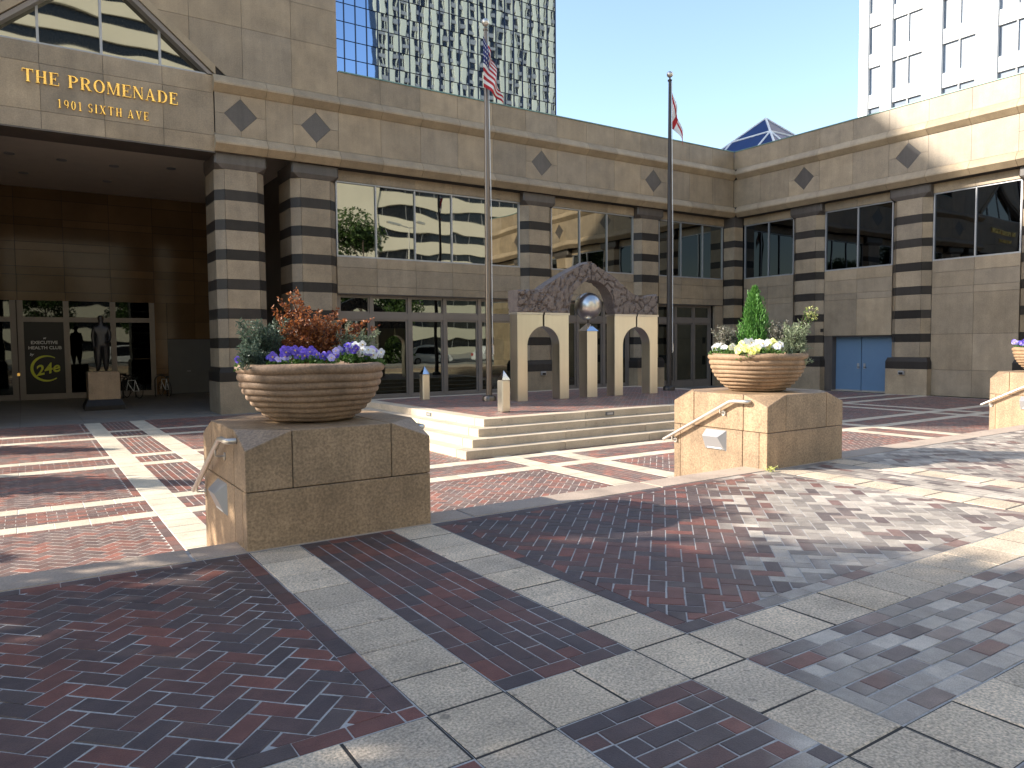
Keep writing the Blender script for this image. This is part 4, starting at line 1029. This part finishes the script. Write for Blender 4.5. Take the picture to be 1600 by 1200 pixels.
for a, b in zip(fx, fx[1:]):
    a, b = a+.11, b-.11
    if b-a < .1: continue
    G.rect('shop_transom', FRAME, a, b, 2.77, 2.98, -.04, .05); G.rect('shop_sill', FRAME, a, b, LOW, -.40, -.04, .05)
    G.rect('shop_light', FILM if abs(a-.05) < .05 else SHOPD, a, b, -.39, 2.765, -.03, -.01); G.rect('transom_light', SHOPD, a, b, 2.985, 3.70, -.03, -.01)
for c, d in ((LOW, .6), (.6, 1.97), (1.97, 2.8), (2.8, 3.70)): MB().box(5.24, 5.76, LY-.02, LY+.05, c+.005, d-.005).build('polished_panel', STONE_P, en)
for a, b in ((5.77, 7.0), (7.0, 8.99)):
    for c, d in ((2.0, 2.8), (2.8, 3.70)): MB().box(a+.005, b-.005, LY-.02, LY+.05, c+.005, d-.005).build('polished_panel', STONE_P, en)
d = MB().box(5.78, 7.85, LY-.01, LY+.05, LOW+.02, 1.98).build('service_door', GREYD, en)
MB().tube([(6.6, LY-.01, .45), (6.6, LY-.06, .45), (6.75, LY-.06, .45)], .02, 8).build('handle', ALU, d, True)
MB().box(-.25, -.15, LY-.09, LY-.05, .42, .55).build('key_plate', GOLD, en)

# lettering -------------------------------------------------------------
def glyph(ch):
    """serif capitals as rectangles, quads and stressed rings in a unit-high box; returns (shapes, width)"""
    S, T_, F = .19, .055, .05; o = []
    rc = lambda a, b, c, d: o.append([(a, b), (c, b), (c, d), (a, d)])
    def stem(x, w_=S, lo=0, hi=1): rc(x, lo, x+w_, hi); rc(x-.07, 0, x+w_+.07, F) if lo == 0 else None; rc(x-.07, 1-F, x+w_+.07, 1) if hi == 1 else None
    def ring(cx, cy, rx, ry, a0, a1, th=S, tn=T_, n=18):
        for k in range(n):
            q = []
            for a in (a0+(a1-a0)*k/n, a0+(a1-a0)*(k+1)/n):
                c, s = math.cos(R(a)), math.sin(R(a)); q.append(((cx+rx*c, cy+ry*s), (cx+(rx-th)*c, cy+(ry-tn)*s)))
            o.append([q[0][0], q[1][0], q[1][1], q[0][1]])
    qd = lambda *p: o.append(list(p))
    if ch == 'T': stem(.33); rc(0, 1-T_, .85, 1); rc(0, .74, .04, 1); rc(.81, .74, .85, 1); return o, .85
    if ch == 'H': stem(.07); stem(.62); rc(.2, .47, .66, .47+T_); return o, .88
    if ch == 'E': stem(.07); rc(.2, 1-T_, .72, 1); rc(.68, .74, .72, 1); rc(.2, .47, .52, .47+T_); rc(.48, .36, .52, .64); rc(.2, 0, .76, T_); rc(.72, 0, .76, .27); return o, .78
    if ch in 'PR':
        stem(.07); ring(.36, .735, .42, .265, -90, 90); rc(.2, 1-T_, .37, 1); rc(.2, .47, .37, .47+T_)
        if ch == 'R': qd((.36, .48), (.56, .48), (.86, 0), (.64, 0)); rc(.6, 0, .95, F); return o, .92
        return o, .80
    if ch == 'O': ring(.46, .5, .46, .515, 0, 360, n=30); return o, .92
    if ch == 'D': stem(.07); ring(.36, .5, .5, .5, -90, 90); rc(.2, 1-T_, .37, 1); rc(.2, 0, .37, T_); return o, .88
    if ch == 'M': stem(.08, T_); stem(.86); qd((.03, 1), (.25, 1), (.60, .0), (.52, .0)); qd((.52, .0), (.57, .0), (.92, 1), (.86, 1)); return o, 1.12
    if ch == 'N': stem(.08, T_); stem(.74, T_, .0, 1); qd((.02, 1), (.24, 1), (.80, 0), (.68, 0)); return o, .88
    if ch == 'A': qd((.10, 0), (.16, 0), (.47, 1), (.41, 1)); qd((.41, 1), (.50, 1), (.86, 0), (.64, 0)); rc(.22, .3, .66, .3+T_); rc(0, 0, .28, F); rc(.56, 0, .94, F); return o, .94
    if ch == 'V': qd((.06, 1), (.28, 1), (.5, 0), (.42, 0)); qd((.42, 0), (.5, 0), (.82, 1), (.76, 1)); rc(0, 1-F, .36, 1); rc(.66, 1-F, .92, 1); return o, .9
    if ch == 'X': qd((.06, 1), (.28, 1), (.86, 0), (.64, 0)); qd((.1, 0), (.17, 0), (.80, 1), (.73, 1)); rc(0, 0, .3, F); rc(.56, 0, .93, F); rc(0, 1-F, .36, 1); rc(.62, 1-F, .9, 1); return o, .92
    if ch == 'I': stem(.08); return o, .36
    if ch == 'S': ring(.33, .74, .30, .26, 20, 270, .15); ring(.33, .26, .32, .26, -160, 90, .17); return o, .66
    if ch == '1': rc(.2, 0, .36, 1); rc(.08, 0, .48, F); qd((.06, .8), (.2, .9), (.2, 1), (.06, .86)); return o, .56
    if ch == '0': ring(.33, .5, .33, .5, 0, 360, .16, n=26); return o, .66
    if ch == '9': ring(.33, .68, .33, .32, 0, 360, .15, n=24); ring(.2, .5, .46, .5, -60, 20, .14); return o, .68
    return [], .45
def sign(txt, x0, x1, z, h, gap):
    tot = 0; gl = []
    for ch in txt:
        if ch == ' ': gl.append((None, .55)); tot += .55; continue
        g_ = glyph(ch); gl.append(g_); tot += g_[1]+gap
    k = (x1-x0)/tot; x = x0
    for g_, w_ in gl:
        if g_ is None: x += w_*k; continue
        m = MB(); n = 0
        for q in g_:
            dy = .0004*(n % 7); n += 1
            m.solid([(x+px*k, WY+.04, z+pz*h) for px, pz in q], [(x+px*k, WY-.012-dy, z+pz*h) for px, pz in q])
        m.build('gold_letter', GOLD, en); x += (w_+gap)*k
sign('THE PROMENADE', .26, 4.40, 9.22, .36, .16)
sign('1901 SIXTH AVE', 1.1, 3.56, 8.60, .25, .34)
def text(s, loc, size, mat, parent, shear=0, name='lettering', rz=0, width=None):
    cu = bpy.data.curves.new('txt', 'FONT'); cu.body = s; cu.size = size; cu.extrude = .002; cu.align_x = 'CENTER'; cu.shear = shear; cu.offset = size*.022; cu.resolution_u = 3
    to = bpy.data.objects.new('txt', cu); COL.objects.link(to); bpy.context.view_layer.update()
    me = bpy.data.meshes.new_from_object(to.evaluated_get(bpy.context.evaluated_depsgraph_get())); bpy.data.objects.remove(to)
    me.name = name; me.materials.clear(); me.materials.append(mat)
    if width:
        xs = [v.co.x for v in me.vertices]; k = width/(max(xs)-min(xs))
        for v in me.vertices: v.co.x *= k
    o = bpy.data.objects.new(name, me); COL.objects.link(o); o.rotation_euler = (R(90), rz, 0); o.parent = parent; o.location = Vector(loc)-ORG[parent]; ORG[o] = ORG[parent]; return o
YL = LY+.002
text('EXECUTIVE', (.79, YL, 1.80), .19, SIGNW, en, width=1.0); text('HEALTH CLUB', (.81, YL, 1.57), .19, SIGNW, en, width=1.24)
text('at', (.80, YL, 2.02), .13, SIGNW, en, .3); text('by', (.30, YL, 1.30), .15, SIGNW, en, .3)
m = MB()
for k in range(26):
    q = []
    for a in (55+k*255/26, 55+(k+1)*255/26):
        th = .03+.085*math.sin(math.pi*min(1, max(0, (a-50)/265)))
        c, s = math.cos(R(a)), math.sin(R(a)); q.append(((.83+.60*c, .72+.58*s), (.83+(.60-th)*c, .72+(.58-th)*s)))
    m.solid([(x, YL-.002, z) for x, z in (q[0][0], q[1][0], q[1][1], q[0][1])], [(x, YL+.004, z) for x, z in (q[0][0], q[1][0], q[1][1], q[0][1])])
m.build('logo_swoosh', SIGNY, en)
text('24e', (.90, YL-.003, .50), .62, SIGNY, en, .25, 'logo_lettering', R(-12), .95)

# ================================================================== LOGGIA FURNITURE
t = thing('statue_plinth', (2.4, 30.8, LOW), 'tan stone statue plinth on black base in the loggia', 'plinth')
m = MB(); P = lambda h, z: [(2.4-h, 30.8-h, z), (2.4+h, 30.8-h, z), (2.4+h, 30.8+h, z), (2.4-h, 30.8+h, z)]
m.rings([P(.64, LOW), P(.64, LOW+.16), P(.53, LOW+.38)]); m.build('base', STONE_D, t)
bevel(MB().box(1.89, 2.91, 30.29, 31.31, LOW+.382, .74).build('block', PLINTH, t), .01, 1)
def skin_fig(name, V, Ed, Rad, mat, loc, label, cat, root=0, sub=2):
    me = bpy.data.meshes.new(name); me.from_pydata(V, Ed, []); o = bpy.data.objects.new(name, me); COL.objects.link(o)
    md = o.modifiers.new('skin', 'SKIN'); md.use_smooth_shade = True
    sl = me.skin_vertices[0].data
    for i, r_ in enumerate(Rad): sl[i].radius = r_ if isinstance(r_, tuple) else (r_, r_)
    sl[root].use_root = True
    s2 = o.modifiers.new('sub', 'SUBSURF'); s2.levels = sub; s2.render_levels = sub
    bpy.context.view_layer.update(); m2 = bpy.data.meshes.new_from_object(o.evaluated_get(bpy.context.evaluated_depsgraph_get()))
    bpy.data.objects.remove(o); m2.materials.clear(); m2.materials.append(mat); n = bpy.data.objects.new(name, m2); COL.objects.link(n); n.location = loc; ORG[n] = Vector(loc)
    return tag(n, label, cat) if label else n
V = [(0, 0, 1.05), (0, 0, 1.3), (0, 0, 1.55), (0, 0, 1.72), (0, .02, 1.82), (0, .04, 1.93), (0, .04, 2.08),
     (.11, 0, .98), (.12, .02, .55), (.12, -.01, .12), (.13, .17, .05), (-.11, 0, .98), (-.13, -.04, .55), (-.14, -.06, .12), (-.16, .12, .05),
     (.22, 0, 1.62), (.27, -.03, 1.32), (.24, -.14, 1.12), (.16, -.24, 1.10), (-.22, 0, 1.62), (-.28, .0, 1.32), (-.26, -.03, 1.06), (-.25, -.06, .95), (.10, -.28, 1.10), (-.245, -.07, .87)]
Ed = [(0, 1), (1, 2), (2, 3), (3, 4), (4, 5), (5, 6), (0, 7), (7, 8), (8, 9), (9, 10), (0, 11), (11, 12), (12, 13), (13, 14), (2, 15), (15, 16), (16, 17), (17, 18), (2, 19), (19, 20), (20, 21), (21, 22), (18, 23), (22, 24)]
Rd = [(.24, .19), (.22, .16), (.23, .16), (.11, .09), .07, .125, .10, (.19, .18), .15, .075, .05, (.19, .18), .15, .075, .05, .085, .068, .052, .042, .085, .068, .052, .042, .03, .03]
skin_fig('statue', V, Ed, Rd, STATUE, (2.4, 30.8, .725), 'dark bronze statue of a standing figure in a long coat', 'statue')
def bicycle(x, y, ang, label):
    t = thing('bicycle', (x, y, LOW), label, 'bicycle', 'bicycles by the shop front'); ca, sa = math.cos(ang), math.sin(ang)
    W = lambda u, v, z: (x+u*ca-v*sa, y+u*sa+v*ca, LOW+z)
    for u in (-.52, .52):
        wv = MB().tube([W(u+.32*math.cos(R(a)), 0, .34+.32*math.sin(R(a))) for a in range(0, 360, 15)], .018, 6, True).build('wheel', BLACK, t, True)
        sp = MB()
        for a in range(0, 180, 30): sp.tube([W(u+.31*math.cos(R(a)), 0, .34+.31*math.sin(R(a))), W(u-.31*math.cos(R(a)), 0, .34-.31*math.sin(R(a)))], .003, 4)
        sp.build('spokes', ALU, wv)
    fr = MB(); bb, se, hd = W(-.08, 0, .30), W(-.22, 0, .80), W(.36, 0, .78)
    for a, b in ((bb, se), (bb, W(.38, 0, .66)), (se, hd), (bb, W(-.52, 0, .34)), (se, W(-.52, 0, .34)), (hd, W(.52, 0, .34))): fr.tube([a, b], .017, 8)
    fr.build('frame', WHITEC, t, True)
    MB().tube([W(.34, 0, .78), W(.34, 0, .98), W(.36, .0, 1.0)], .014, 8).build('stem', BLACK, t, True)
    MB().tube([W(.30, -.26, 1.02), W(.38, -.2, 1.0), W(.38, .2, 1.0), W(.30, .26, 1.02)], .014, 8).build('handlebar', BLACK, t, True)
    MB().tube([W(-.38, 0, .90), W(-.22, 0, .90), W(-.10, 0, .89)], [.07, .05, .02], 10).build('saddle', BLACK, t, True)
    MB().tube([W(-.08, -.08, .3), W(-.08, .08, .3), W(.06, .08, .2)], .012, 6).build('crank', BLACK, t, True)
bicycle(4.0, 36.6, R(112), 'bicycle parked next to the statue plinth by the shop window')
bicycle(5.35, 36.9, R(100), 'bicycle parked by the grey service door')
for x, lb in ((3.65, 'bent tube bike rack by the statue plinth'), (4.95, 'bent tube bike rack by the grey service door')):
    tag(MB().tube([(x, 36.9, LOW)]+[(x+.25-.25*math.cos(R(a)), 36.9, LOW+.75+.22*math.sin(R(a))) for a in range(0, 181, 20)]+[(x+.5, 36.9, LOW)], .03, 10).build('bike_rack', STATUE, smooth=True), lb, 'bike rack', 'bike racks')

# ================================================================== TOWERS BEYOND
tw = thing('glass_tower', (28.6, 75, -.9), 'blue mirror glass tower rising behind the rear wing', 'tower')
TX0, TX1, TY, TZ = 11.3, 45.3, 60.0, 42.0
MB().box(TX0, TX1, TY+.15, 92, -.9, TZ).build('body', MULL, tw)
PWD, PHT = 1.0, 1.5
ncol, nrow = int((TX1-TX0)/PWD), int((TZ)/PHT)
pm = MB().box(-.47, .47, -.02, .02, -.71, .71); pme = bpy.data.meshes.new('glass_pane'); pme.from_pydata(pm.v, [], pm.f); pme.materials.append(MIRROR)
rr = random.Random(77); rest = MB()
for i in range(ncol):
    for j in range(nrow):
        x, z = TX1-.55-i*PWD, .8+j*PHT
        if x > 21 and 22.5 < z < 38.5:
            inst(pme, 'glass_pane', (x, TY+.03, z), tw, (rr.gauss(0, .0018), 0, rr.gauss(0, .0018)))
        else: rest.box(x-.47, x+.47, TY+.01, TY+.05, z-.71, z+.71)
o = rest.build('glass_pane', MIRROR, tw); o['kind'] = 'stuff'
for i in range(ncol+1): MB().box(TX1-.05-i*PWD-.035, TX1-.05-i*PWD+.035, TY-.06, TY+.16, 0, TZ).build('mullion', MULL, tw)
wt = thing('white_tower', (92, 35, -.9), 'sunlit white office tower at the upper right', 'tower')
VX = 80.0; KV = VX/70
MB().box(VX+.5, 104, 22, 49.1, -.9, 75).build('body', WHITEP, wt)
wins = [(40.8*KV, 42.12*KV)]+[((39.75-4.6*k-2.9)*KV, (39.75-4.6*k)*KV) for k in range(4)]
ed = 43.03*KV
for a, b in wins+[(22, 22.0)]:
    MB().box(VX, VX+.55, b, ed, 0, 75).build('pier', WHITEP, wt) if ed > b+.05 else None; ed = a
for j in range(18):
    z0 = 1.6+(24.1-3.9*6+3.9*j)*KV
    for k, (a, b) in enumerate(wins):
        MB().box(VX+.18, VX+.5, a, b, z0-1.28*KV, z0).build('spandrel', SPANW, wt)
        if 12 < z0 < 52:
            hs = [(a, b)] if k == 0 else [(a, (a+b)/2-.05), ((a+b)/2+.05, b)]
            if k: MB().box(VX+.24, VX+.5, (a+b)/2-.05, (a+b)/2+.05, z0, z0+2.62*KV).build('mullion', WHITEP, wt)
            for c, d in hs: MB().box(VX+.42, VX+.49, c+.01, d-.01, z0+.01, z0+2.61*KV).build('window_pane', PANE_W, wt)
        else: MB().box(VX+.42, VX+.49, a, b, z0, z0+2.62*KV).build('window_pane', PANE_W, wt)
sk = thing('skylight', (36.9, 28.5, 11.0), 'dark blue glass pyramid skylight on the roof corner', 'skylight')
sx, sy, sh, sb, hz = 36.9, 28.45, 4.0, 11.0, 14.74
ap_ = (sx, sy, hz); cs = [(sx-sh, sy-sh, sb), (sx+sh, sy-sh, sb), (sx+sh, sy+sh, sb), (sx-sh, sy+sh, sb)]
GLASSB = M('blue_roof_glass', (.012, .035, .13), .35, 0, var=.2, mott=.15, speck=0, bump=0, spec=.08)
for k in range(4):
    a, b, c = Vector(cs[k]), Vector(cs[(k+1) % 4]), Vector(ap_); KR = .66
    m1, m2 = a.lerp(c, KR), b.lerp(c, KR); b1, b2, t1, t2 = a.lerp(b, 1/3), a.lerp(b, 2/3), m1.lerp(m2, 1/3), m1.lerp(m2, 2/3)
    for P in ([a, b1, m1], [b1, t1, m1], [b1, b2, t2, t1], [b2, m2, t2], [b2, b, m2], [m1, m2, c]):
        n = (P[1]-P[0]).cross(P[2]-P[0]).normalized()*.03; g_ = MB(); g_.solid([q-n for q in P], P); g_.build('glass_pane', GLASSB, sk)
    for p_, q_ in ((a, c), (m1, m2), (b1, m1), (b2, m2), (a, b)): MB().tube([p_, q_], .065, 8).build('glazing_bar', WHITEP, sk)

# tower to the sun side whose shadow crosses the court (hidden behind the entrance block)
nb = thing('neighbour_tower', (-38, 70, -.9), 'plain cream tower beyond the entrance block that shades the court', 'tower')
MB().box(-60.3, -14, 60.3, 82, -.9, 53).build('body', GLASSDK, nb)
for j in range(14): MB().box(-60.6, -13.7, 60, 82.3, 3.8*j-.9, 3.8*j+.9).build('spandrel', CREAM, nb)

# ================================================================== ACROSS THE STREET (seen mirrored in the glass)
of = thing('ribbon_window_building', (60, -70, 0), 'cream office building with dark ribbon windows across the street', 'building')
MB().box(44, 130, -92, -64.4, -.9, 33).build('body', GLASSDK, of)
for j in range(9): MB().box(43.6, 130.3, -92.3, -64, 3.75*j-1.1, 3.75*j+1.1).build('spandrel', CREAM, of)
MB().box(30, 50.4, -92.4, -63.7, -.9, 33).build('stair_wall', CREAM, of)
for k in range(24): MB().box(52+3.2*k, 52.08+3.2*k, -64.45, -64.3, 0, 31).build('mullion', ALU, of)
o2 = thing('ribbon_window_building', (2, -75, 0), 'taller cream office block with dark ribbon windows, mirrored in the gable', 'building')
MB().box(-40, 29.4, -88, -66.4, -.9, 66).build('body', GLASSDK, o2)
for j in range(18): MB().box(-40.3, 29.7, -88.3, -66, 3.75*j-1.1, 3.75*j+1.1).build('spandrel', CREAM, o2)
ct = thing('cream_tower', (127, -110, 0), 'cream stone high rise across the street', 'tower')
MB().box(93.8, 175, -100, -95.6, -.9, 135).build('body', GLASSDK, ct)
for k in range(21): MB().box(93.6+3.9*k, 95.2+3.9*k, -95.6, -95, 0, 135).build('pier', CREAM2, ct)
for k in range(40): MB().box(94.5+2*k, 94.68+2*k, -95.55, -95.3, 0, 135).build('mullion', CREAM2, ct)
for j in range(38): MB().box(94, 175, -95.59, -95.25, 3.5*j, 3.5*j+1.15).build('spandrel', SPAND, ct)
for i, (x, y, h, cr) in enumerate(((25.0, -9.5, 13.6, 5.0), (10.5, -10.0, 12, 3.4), (2.0, -9.8, 11, 3.4))):
    tree('street_tree', ['tall street tree across the road mirrored in the wide window', 'street tree across the road mirrored in the loggia granite', 'smaller street tree across the road left of the others'][i], (x, y, -.14), h, cr, h*(.40 if i == 0 else .62), 24000 if i == 0 else 10000, 100+i, .27, 'street trees across the road')
def car(x, y, label, L=4.6, H=1.62, mat=WHITEC):
    t = thing('parked_car', (x, y, -.14), label, 'car', 'cars parked across the plaza'); z0 = -.14
    body = [(-L/2, .35), (-L/2+.05, .78), (-L/2+.15, .92), (-L/2+.35, .96), (L/2-1.15, .98), (L/2-.25, .84), (L/2-.02, .62), (L/2, .35), (L/2-.3, .25), (-L/2+.3, .25)]
    bevel(MB().prismy([(x+u, z0+z) for u, z in body], y-.9, y+.9).build('body', mat, t), .06, 3)
    cab = [(-L/2+.25, .94), (-L/2+.6, H-.06), (-L/2+.9, H), (.35, H), (.65, H-.08), (L/2-1.1, .96)]
    bevel(MB().prismy([(x+u, z0+z) for u, z in cab], y-.76, y+.76).build('cabin', mat, t), .07, 3)
    gl = [(-L/2+.62, 1.0), (-L/2+.85, H-.12), (.32, H-.12), (L/2-1.35, 1.0)]
    for s in (-1, 1): MB().prismy([(x+u, z0+z) for u, z in gl], y+s*.755, y+s*.775).build('side_window', GLASSDK, t)
    for u in (-L/2+.85, L/2-.85):
        for s in (-1, 1):
            wv = MB().tube([(x+u, y+s*.70, z0+.33), (x+u, y+s*.91, z0+.33)], .33, 22).build('wheel', BLACK, t, True); MB().tube([(x+u, y+s*.90, z0+.33), (x+u, y+s*.925, z0+.33)], .2, 16).build('rim', ALU, wv, True)
    for s in (-1, 1):
        MB().box(x-L/2-.02, x-L/2+.12, y+s*.72-.14, y+s*.72+.14, z0+.68, z0+.86).build('tail_light', REDL, t); MB().box(x+L/2-.25, x+L/2-.04, y+s*.68-.16, y+s*.68+.16, z0+.6, z0+.74).build('headlight', ALU, t)
car(31.0, -8.2, 'white car parked at the kerb mirrored in the shop front'); car(9.3, -8.4, 'white van like car parked at the kerb mirrored in the loggia', 5.0, 1.95); car(38.5, -8.2, 'white car parked furthest along the kerb')
t = thing('street_lamp', (34.5, -20, -.14), 'twin headed street lamp across the road', 'lamp post')
MB().tube([(34.5, -20, -.14), (34.5, -20, 14.5)], [.12, .07], 12).build('pole', GALV, t, True); MB().tube([(33.2, -20, 14.6), (34.5, -20, 14.5), (35.8, -20, 14.6)], .05, 8).build('arm', GALV, t, True)
for s in (-1, 1): MB().box(34.5+s*1.5-.45, 34.5+s*1.5+.45, -20.18, -19.82, 14.5, 14.68).build('lamp_head', GALV, t)

# ================================================================== TREES ON THE SUNWARD SIDE (their shade lies over the plaza)
ux_, uy_ = math.cos(SUN_AZ), math.sin(SUN_AZ)
def qs(q, s): return (q*uy_-s*ux_, q*ux_+s*uy_)
lab = ['nearest', 'second', 'third', 'fourth', 'fifth', 'sixth', 'seventh']
TR = [(2.9, 12.5, 9.6, 3.7), (-1.6, 13.5, 10, 4.0), (-.6, 20.5, 14.5, 4.4), (-2.8, 21.5, 14.5, 4.8), (-6.5, 14, 10, 4)]
for i, (q, s, h, cr) in enumerate(TR):
    x, y = qs(q, s); zb = 0 if y < 6.2 else LOW
    if x < -16: zb = -.14
    tree('shade_tree', 'broad shade tree left of the plaza outside the picture, '+lab[i]+' from the steps', (x, y, zb), h, cr, h*.63, 15000, 200+i, .27, 'shade trees left of the plaza')
for i, (q, s) in enumerate(((12.2, 14.2), (16.4, 17.8), (7.9, 14.6))):
    x, y = qs(q, s); conifer('conical_evergreen', ['conical evergreen beside the court whose shadow points at the left plinth', 'conical evergreen by the corner of the entrance block', 'conical evergreen nearest the steps left of the picture'][i], (x, y, LOW), 4.7, (2.1, 1.9, 1.9)[i], 9000, 300+i, LEAFC, .24, .5, 'conical evergreens beside the court')
